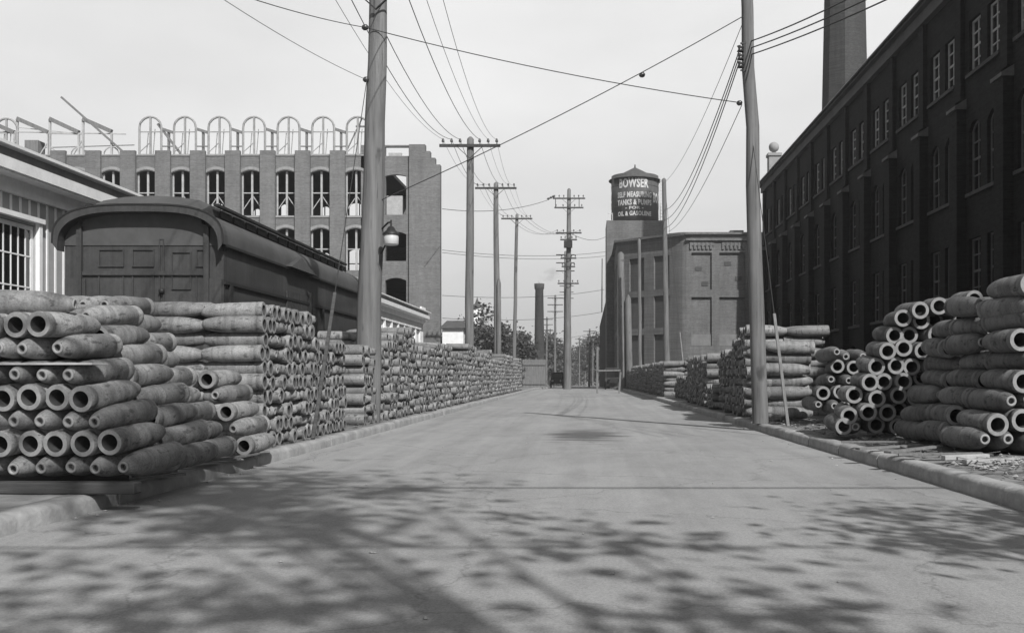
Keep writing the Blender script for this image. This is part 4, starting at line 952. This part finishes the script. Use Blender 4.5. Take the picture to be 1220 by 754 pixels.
wt = empty('water_tower', 'dark lettered water tank with conical roof on square brick tower', 'water tower', (X_(756, 112), 112, 0))
ZT = 112.0; tx = lambda px: X_(px, ZT); tz = lambda py: P(0, py, ZT).z
mb = MB(); mb.box(tx(722), tx(792), ZT-3.2, ZT+3.2, -1, tz(268)); part(mb, 'tower', M['pale_brick'], wt)
cxT = tx(756.5); rT = (tx(784)-tx(728))/2; T = Matrix.Translation((cxT, ZT, 0))
mb = MB(); mb.lathe([(0, tz(271)), (rT*.55, tz(271)), (rT*1.0, tz(264)), (rT, tz(211)), (0, tz(211))], 40, T); part(mb, 'tank', M['tank'], wt)
mb = MB(); mb.lathe([(rT*.9, tz(212)), (rT*1.12, tz(216.5)), (rT*1.12, tz(215.8)), (.2, tz(200.5)), (.1, tz(200)), (.06, tz(196.5)), (0, tz(196))], 40, T, smooth=False); part(mb, 'roof', M['roof_felt'], wt)
mb = MB(); 
for z in (262, 250, 238, 225): mb.lathe([(rT*1.003, tz(z)), (rT*1.008, tz(z)), (rT*1.008, tz(z)+.08), (rT*1.003, tz(z)+.08)], 40, T)
part(mb, 'hoop', M['tank'], wt)
mb = MB(); x = tx(788); mb.bar((x-.2, ZT-1, tz(268)), (x-.2, ZT-1, tz(212)), .07); mb.bar((x+.2, ZT-1, tz(268)), (x+.2, ZT-1, tz(212)), .07)
for k in range(14): z = tz(268)+k*.36; mb.bar((x-.2, ZT-1, z), (x+.2, ZT-1, z), .05)
part(mb, 'ladder', M['light_metal'], wt)
mb = MB(); mb.bar((tx(724), ZT-3, tz(268)), (tx(724), ZT-3, tz(259)), .06); mb.bar((tx(729), ZT-3, tz(268)), (tx(729), ZT-3, tz(259)), .06); mb.bar((tx(724), ZT-3, tz(260)), (tx(729), ZT-3, tz(260)), .06); part(mb, 'railing', M['light_metal'], wt)
def lettering(text, zc, hgt, width, ang, name='lettering'):
    cu = bpy.data.curves.new('t', 'FONT'); cu.body = text; cu.align_x = 'CENTER'; cu.size = 1; cu.offset = .04; cu.resolution_u = 3; cu.space_character = 1.08
    o = bpy.data.objects.new('t', cu); C.objects.link(o); dg = bpy.context.evaluated_depsgraph_get(); me0 = bpy.data.meshes.new_from_object(o.evaluated_get(dg))
    bpy.data.objects.remove(o); bm = bmesh.new(); bm.from_mesh(me0); bpy.data.meshes.remove(me0)
    xs_ = [v.co.x for v in bm.verts]; ys_ = [v.co.y for v in bm.verts]; w = max(xs_)-min(xs_); h = max(ys_)-min(ys_); mx = (max(xs_)+min(xs_))/2; my = (max(ys_)+min(ys_))/2
    rr = rT+.035
    for v in bm.verts:
        a = ang+(v.co.x-mx)/w*width/rT; z = zc+(v.co.y-my)/h*hgt
        v.co = Vector((cxT+rr*math.sin(a), ZT-rr*math.cos(a), z))-Vector(wt.location)
    me = bpy.data.meshes.new(name); bm.to_mesh(me); bm.free(); me.materials.append(M['letter']); ob = bpy.data.objects.new(name, me); C.objects.link(ob); ob.parent = wt
    return ob
for base_a, full in ((R(-4), True), (R(116), True), (R(-124), True)):
    wA = rT*R(88)
    lettering('BOWSER', tz(223), 1.05, wA*.84, base_a-.03); lettering('SELF MEASURING', tz(236.5), .62, wA, base_a); lettering('TANKS & PUMPS', tz(245.5), .62, wA, base_a); lettering('- FOR -', tz(252), .32, wA*.5, base_a); lettering('OIL & GASOLENE', tz(258.5), .5, wA*.98, base_a)
lettering('BO', tz(239), 1.1, rT*R(20), R(56)); 
# flag staff on the wing
mb = MB(); mb.tube([P(717, 372, 126), P(717.5, 308, 126)], .07, 6); tag(mb.build('flagstaff', M['grey_wood']), 'bare thin staff rising left of the water tower', 'flagstaff')

# ---------------------------------------------------------------- far end of the street
def tree(base, h, spread, n, label, leaf=.35, seed=1, group=None, trunk_h=.35, mat='leaf', clumps=26, lean=0.0, topf=.8):
    rk = random.Random(seed); base = Vector(base); o = empty('tree', label, 'tree', base, group); mb = MB()
    th = h*trunk_h; top = Vector((base.x+lean+rk.uniform(-.3, .3), base.y, base.z+h*topf))
    mb.tube([base-Vector((0, 0, .2)), base.lerp(top, .3), base.lerp(top, .65), top], [h*.02, h*.0075, h*.003, h*.001], 9)
    cl_ = []
    for i in range(clumps):
        t = rk.uniform(trunk_h, 1.0); a = rk.uniform(0, 6.28); prof = math.sin(min(1, (t-trunk_h)/(1-trunk_h)*.82+.18)*math.pi)**.6
        rr = spread*prof*rk.uniform(.35, 1.0); c = Vector((base.x+lean*t+rr*math.cos(a), base.y+rr*math.sin(a), base.z+h*t*rk.uniform(.92, 1.03))); cl_.append(c)
        s = base.lerp(top, max(.2, min(.9, t*.72))); mid = s.lerp(c, .5)+Vector((0, 0, .12*rr)); mb.tube([s, mid, c], [h*.0035, h*.002, h*.001], 5, caps=False)
    part(mb, 'trunk', M['bark'], o)
    mb = MB(); vs = []; fs = []
    for i in range(n):
        c = rk.choice(cl_); s = spread*.26*rk.uniform(.6, 1.3)
        p = c+Vector((rk.gauss(0, s), rk.gauss(0, s), rk.gauss(0, s*.75)))
        d = Vector((rk.gauss(0, 1), rk.gauss(0, 1), rk.gauss(0, .7))).normalized(); e = d.cross(Vector((rk.gauss(0, 1), rk.gauss(0, 1), rk.gauss(0, 1)))).normalized(); l_ = leaf*rk.uniform(.6, 1.3)
        k = len(vs); vs += [p-d*l_*.5, p+e*l_*.3, p+d*l_*.5, p-e*l_*.3]; fs.append((k, k+1, k+2, k+3))
    mb.add(vs, fs); part(mb, 'crown', M[mat], o)
    return o
for i, (px, Z, top, sp, lab) in enumerate(((578, 108, 372, 2.9, 'leafy tree between second and third left poles, tallest there'), (566, 118, 392, 2.4, 'smaller tree behind the second left pole'), (603, 115, 392, 2.6, 'tree between third and fourth left poles'), (622, 130, 398, 1.9, 'thin tree right of the fourth left pole'), (533, 120, 396, 1.6, 'dark small tree against the unfinished factory edge'))):
    tree((X_(px, Z), Z, ground_z(Z)), P(0, top, Z).z-ground_z(Z), sp, 3200, lab, .42, 20+i, 'trees beyond the left stacks', .2)
for i, (px, Z, top, sp) in enumerate(((648, 230, 402, 5), (660, 330, 412, 7), (672, 420, 418, 9), (693, 430, 416, 9), (705, 330, 406, 6), (640, 300, 414, 7), (684, 480, 424, 10), (715, 270, 402, 5))):
    tree((X_(px, Z), Z, ground_z(Z)), P(0, top, Z).z-ground_z(Z), sp, 2600, ['hazy tree at far left of the street beyond the round chimney', 'hazy tree second along far left of the street', 'faint tree left of street vanishing point', 'faint tree right of street vanishing point', 'hazy tree on far right of the street', 'hazy low tree behind the round chimney', 'palest tree closing the end of the street', 'hazy tree beside the low dark brick wing'][i], .9, 60+i, 'trees closing the far street', .12)
# round chimney with smoke
q = P(642.5, 338, 210); zb = ground_z(210)
mb = MB(); mb.lathe([(1.15, zb), (.85, q.z-1.2), (1.0, q.z-1.1), (1.05, q.z), (.7, q.z), (.65, q.z-1)], 20, Matrix.Translation((q.x, 210, 0)))
tag(mb.build('chimney_stack', M['chimney_brick'], loc=(q.x, 210, zb)), 'small distant round chimney smoking beyond the fourth left pole', 'chimney')
def smoke():
    m = bpy.data.materials.new('smoke'); m.use_nodes = True; n, l = m.node_tree.nodes, m.node_tree.links
    for x in list(n): n.remove(x)
    o = n.new('ShaderNodeOutputMaterial'); v = n.new('ShaderNodeVolumePrincipled'); l.new(v.outputs[0], o.inputs['Volume']); v.inputs['Color'].default_value = (.45, .45, .45, 1)
    t = noise(n, l, .6, 4, .6); r = n.new('ShaderNodeMapRange'); r.inputs['From Min'].default_value = .44; r.inputs['From Max'].default_value = .75; r.inputs['To Max'].default_value = .3
    l.new(t.outputs[0], r.inputs[0]); l.new(r.outputs[0], v.inputs['Density']); return m
mb = MB(); pts = [P(642.5+1.5*k+k*k*.35, 337-2.6*k+.1*k*k, 210) for k in range(8)]; mb.tube(pts, [.45, .7, 1.0, 1.3, 1.5, 1.5, 1.2, .4], 12)
o = mb.build('smoke', smoke()); o['kind'] = 'stuff'; tag(o, 'thin dark smoke drifting right from the distant round chimney', 'smoke')
# white houses behind the left stacks
hs = empty('white_house', 'small white house with shallow roof between factory and second pole', 'house', (X_(541, 105), 105, ground_z(105)))
hx0, hx1 = X_(527, 105), X_(552, 105); zr = P(0, 391, 105).z
mb = MB(); mb.box(hx0, hx1, 105, 109, ground_z(105)-.2, zr); part(mb, 'wall', M['white_paint'], hs)
mb = MB(); mb.add([(hx0-.3, 104.6, zr), (hx1+.3, 104.6, zr), (hx1+.3, 109.3, zr), (hx0-.3, 109.3, zr), (hx0+.2, 107, zr+.9), (hx1-.2, 107, zr+.9)], [(0, 1, 5, 4), (2, 3, 4, 5), (1, 2, 5), (3, 0, 4), (0, 3, 2, 1)]); part(mb, 'roof', M['roof_felt'], hs)
ht = empty('white_house', 'white house with dark capped lantern turret among the trees', 'house', (X_(567, 130), 130, ground_z(130)))
c_ = P(567, 380, 130); mb = MB(); mb.box(c_.x-3.2, c_.x+2.6, 128, 134, ground_z(130)-.2, P(0, 398, 130).z); mb.box(c_.x-.5, c_.x+.7, 130, 131.2, P(0, 398, 130).z, P(0, 366, 130).z); part(mb, 'wall', M['white_paint'], ht)
mb = MB(); z0 = P(0, 366, 130).z; mb.lathe([(.95, z0), (.5, z0+.4), (.3, z0+.5), (.12, z0+1.0), (0, z0+1.4)], 8, Matrix.Translation((c_.x+.1, 130.6, 0)), smooth=False); zl = P(0, 398, 130).z
mb.add([(c_.x-3.5, 127.7, zl), (c_.x+2.9, 127.7, zl), (c_.x+2.9, 134, zl), (c_.x-3.5, 134, zl), (c_.x-.3, 131, zl+1.6)], [(0, 1, 4), (1, 2, 4), (2, 3, 4), (3, 0, 4)]); part(mb, 'roof', M['roof_felt'], ht)
# board fence at the crest, left
mb = MB(); xa, xb = X_(604, 100), X_(650, 100); x = xa
while x < xb: mb.box(x, x+.16, 100, 100.04, ground_z(100)-.1, P(0, 428, 100).z+rk.uniform(-.03, .03)); x += .175
fn = empty('board_fence', 'grey board fence closing the end of the left stacks', 'fence', ((xa+xb)/2, 100, ground_z(100)))
part(mb, 'boards', M['grey_wood'], fn); mb = MB(); mb.box(xa, xb, 99.9, 99.995, 2.2, 2.32); mb.box(xa, xb, 99.9, 99.995, .3, .42); part(mb, 'rail', M['grey_wood'], fn)
mb = MB(); mb.box(X_(570, 97), X_(583, 97), 97, 97.3, 0, P(0, 418, 97).z); tag(mb.build('board_hoarding', M['grey_wood']), 'low grey hoarding peeking over left stacks between second and third poles', 'hoarding')

# ---------------------------------------------------------------- vehicles
def wheel(mb, c, r, w=.08, spokes=True):
    T = Matrix.Translation(c) @ Matrix.Rotation(R(90), 4, 'Y'); mb.lathe([(r*.86, -w/2), (r, -w/2), (r, w/2), (r*.86, w/2), (r*.86, -w/2)], 18, T)
    mb.lathe([(0, -w*.8), (r*.2, -w*.8), (r*.2, w*.8), (0, w*.8)], 10, T)
    for k in range(10):
        a = 2*math.pi*k/10; mb.bar(Vector(c), Vector(c)+Vector((0, math.cos(a), math.sin(a)))*r*.9, .035)
def old_car(loc, label, cat='car', truck=False, name='motor_car', rot=0):
    x, y, z = loc; o = empty(name, label, cat, loc)
    mb = MB()
    mb.box(x-.42, x+.42, y-.2, y+.9, z+.55, z+1.0); mb.box(x-.38, x+.38, y+.9, y+.92, z+.56, z+.98)
    mb.box(x-.62, x+.62, y+.9, y+2.9, z+.5, z+1.05)
    part(mb, 'body', M['car_paint'], o, .04)
    mb = MB(); mb.box(x-.36, x+.36, y-.26, y-.2, z+.55, z+.98); part(mb, 'radiator', M['dark_metal'], o)
    mb = MB(); mb.box(x-.72, x+.72, y+.75, y+2.95, z+1.78, z+1.86); mb.box(x-.72, x+.72, y+2.85, y+2.95, z+1.05, z+1.78)
    for sx in (-.66, .66):
        for yy in (.85, 1.9): mb.box(x+sx-.03, x+sx+.03, y+yy-.03, y+yy+.03, z+1.0, z+1.78)
    part(mb, 'roof', M['cloth'] if not truck else M['roof_felt'], o)
    mb = MB(); mb.box(x-.58, x+.58, y+.88, y+.9, z+1.06, z+1.7); part(mb, 'windscreen', M['glass'], o)
    for sx in (-.7, .7):
        for yy in (.1, 2.4):
            mb = MB(); wheel(mb, (x+sx, y+yy, z+.4), .4); part(mb, 'wheel', M['tyre'], o)
            mb = MB(); mb.tube([(x+sx, y+yy+.5*math.cos(t), z+.45+.5*math.sin(t)) for t in np.linspace(.2, 2.9, 8)], .05, 6); part(mb, 'mudguard', M['car_paint'], o)
        mb = MB(); mb.lathe([(0, .1), (.08, .1), (.11, .02), (.11, 0), (0, 0)], 12, Matrix.Translation((x+sx*.65, y-.25, z+.86)) @ Matrix.Rotation(R(90), 4, 'X')); part(mb, 'headlight', M['light_metal'] if not truck else M['dark_metal'], o)
    mb = MB(); mb.box(x-.72, x+.72, y-.1, y-.04, z+.36, z+.46); part(mb, 'axle', M['dark_metal'], o)
    return o
old_car((X_(663.5, 118), 117, ground_z(118)), 'small black motor car with round headlamps facing the camera left of central pole')
old_car((X_(731, 88), 87, ground_z(88)), 'pale roofed motor truck parked at right kerb beyond the posts', 'truck', True, 'motor_truck')
wg = empty('horse_wagon', 'dark open cart seen from behind at the left of road crest', 'cart', (X_(637, 118), 118, ground_z(118)))
wx, wy, wz = wg.location; mb = MB(); mb.box(wx-.55, wx+.55, wy, wy+2.2, wz+.75, wz+1.25); part(mb, 'body', M['grey_wood'], wg)
mb = MB(); mb.lathe([(0, 0)], 3) if False else None
for sx in (-.72, .72):
    for yy, rr in ((.3, .6), (1.9, .5)): mb = MB(); wheel(mb, (wx+sx, wy+yy, wz+rr), rr); part(mb, 'wheel', M['sash_paint'] if sx < 0 else M['tyre'], wg)
mb = MB(); mb.box(wx-.4, wx+.4, wy+1.6, wy+1.95, wz+1.26, wz+1.34); mb.box(wx-.04, wx+.04, wy+2.2, wy+4.6, wz+.7, wz+.78); part(mb, 'seat', M['grey_wood'], wg)
def skin_figure(name, joints, edges, radii, mat, loc):
    me = bpy.data.meshes.new(name); me.from_pydata([Vector(j) for j in joints], edges, []); o = bpy.data.objects.new(name, me); C.objects.link(o)
    md = o.modifiers.new('skin', 'SKIN'); 
    for v, r in zip(me.skin_vertices[0].data, radii): v.radius = (r, r)
    me.skin_vertices[0].data[0].use_root = True
    sb = o.modifiers.new('sub', 'SUBSURF'); sb.levels = 1; sb.render_levels = 1
    dg = bpy.context.evaluated_depsgraph_get(); m2 = bpy.data.meshes.new_from_object(o.evaluated_get(dg)); m2.name = name
    bpy.data.objects.remove(o); m2.materials.append(mat); o = bpy.data.objects.new(name, m2); C.objects.link(o); o.location = loc
    m2.polygons.foreach_set('use_smooth', [True]*len(m2.polygons)); return o
J = [(0, 0, .1), (0, .03, .35), (0, .1, .58), (0, .14, .7), (0, .18, .82), (0, .18, .92), (-.2, .1, .55), (-.27, .25, .32), (-.12, .5, .3), (.2, .1, .55), (.27, .25, .32), (.12, .5, .3), (-.12, .4, .1), (-.13, .5, -.3), (-.13, .62, -.36), (.12, .4, .1), (.13, .5, -.3), (.13, .62, -.36)]
E = [(0, 1), (1, 2), (2, 3), (3, 4), (4, 5), (2, 6), (6, 7), (7, 8), (2, 9), (9, 10), (10, 11), (0, 12), (12, 13), (13, 14), (0, 15), (15, 16), (16, 17)]
rad = [.17, .17, .17, .07, .11, .1, .08, .06, .045, .08, .06, .045, .09, .06, .05, .09, .06, .05]
d_ = skin_figure('person', J, E, rad, M['cloth'], (wx+.1, wy+1.75, wz+1.3)); tag(d_, 'hunched driver in dark clothes seated on the cart seen from behind', 'person')
mb = MB(); mb.lathe([(.19, 0), (.19, .02), (.12, .03), (.11, .12), (0, .13)], 14, Matrix.Translation((0, .18, .93))); h_ = mb.build('hat', M['cloth'], d_)
# kerbside posts by the truck
po = empty('barrier', 'pale two post barrier with crossbar at right edge of the crest', 'barrier', (X_(712, 64), 64, 0))
mb = MB(); mb.bar((X_(711.5, 64), 64, 0), (X_(712, 64), 64, P(0, 413, 64).z), .13); part(mb, 'tall_post', M['grey_wood'], po)
mb = MB(); mb.bar((X_(737.5, 64), 64, 0), (X_(739.5, 64), 64, P(0, 443, 64).z), .12); part(mb, 'short_post', M['grey_wood'], po)
mb = MB(); mb.bar((X_(712, 64), 63.9, P(0, 441.5, 64).z), (X_(739.5, 64), 63.9, P(0, 441, 64).z), .05, .1); part(mb, 'crossbar', M['grey_wood'], po)

# ---------------------------------------------------------------- trees behind the camera that dapple the foreground
tree((4.2, -3.2, .2), 13.5, 2.2, 2700, 'broad tree on right verge behind the camera, dappling the road', .23, 91, 'street trees behind the camera', .5, clumps=18, lean=-1.1, topf=.5)
tree((5.9, 1.5, .2), 6.6, 1.3, 1300, 'young tree on right verge just outside the frame', .17, 92, 'street trees behind the camera', .5, clumps=9)

# ---------------------------------------------------------------- air
mb = MB(); mb.box(-720, 720, -80, 980, -6, 52)
hz = bpy.data.materials.new('haze'); hz.use_nodes = True; n_, l_ = hz.node_tree.nodes, hz.node_tree.links
for x in list(n_): n_.remove(x)
ho = n_.new('ShaderNodeOutputMaterial'); hv = n_.new('ShaderNodeVolumePrincipled'); l_.new(hv.outputs[0], ho.inputs['Volume'])
hv.inputs['Color'].default_value = (.9, .9, .9, 1); hv.inputs['Density'].default_value = 0.0007; hv.inputs['Anisotropy'].default_value = 0.2
o = mb.build('haze', hz); o['kind'] = 'stuff'; tag(o, 'thin pale haze filling the air over the whole street', 'haze')
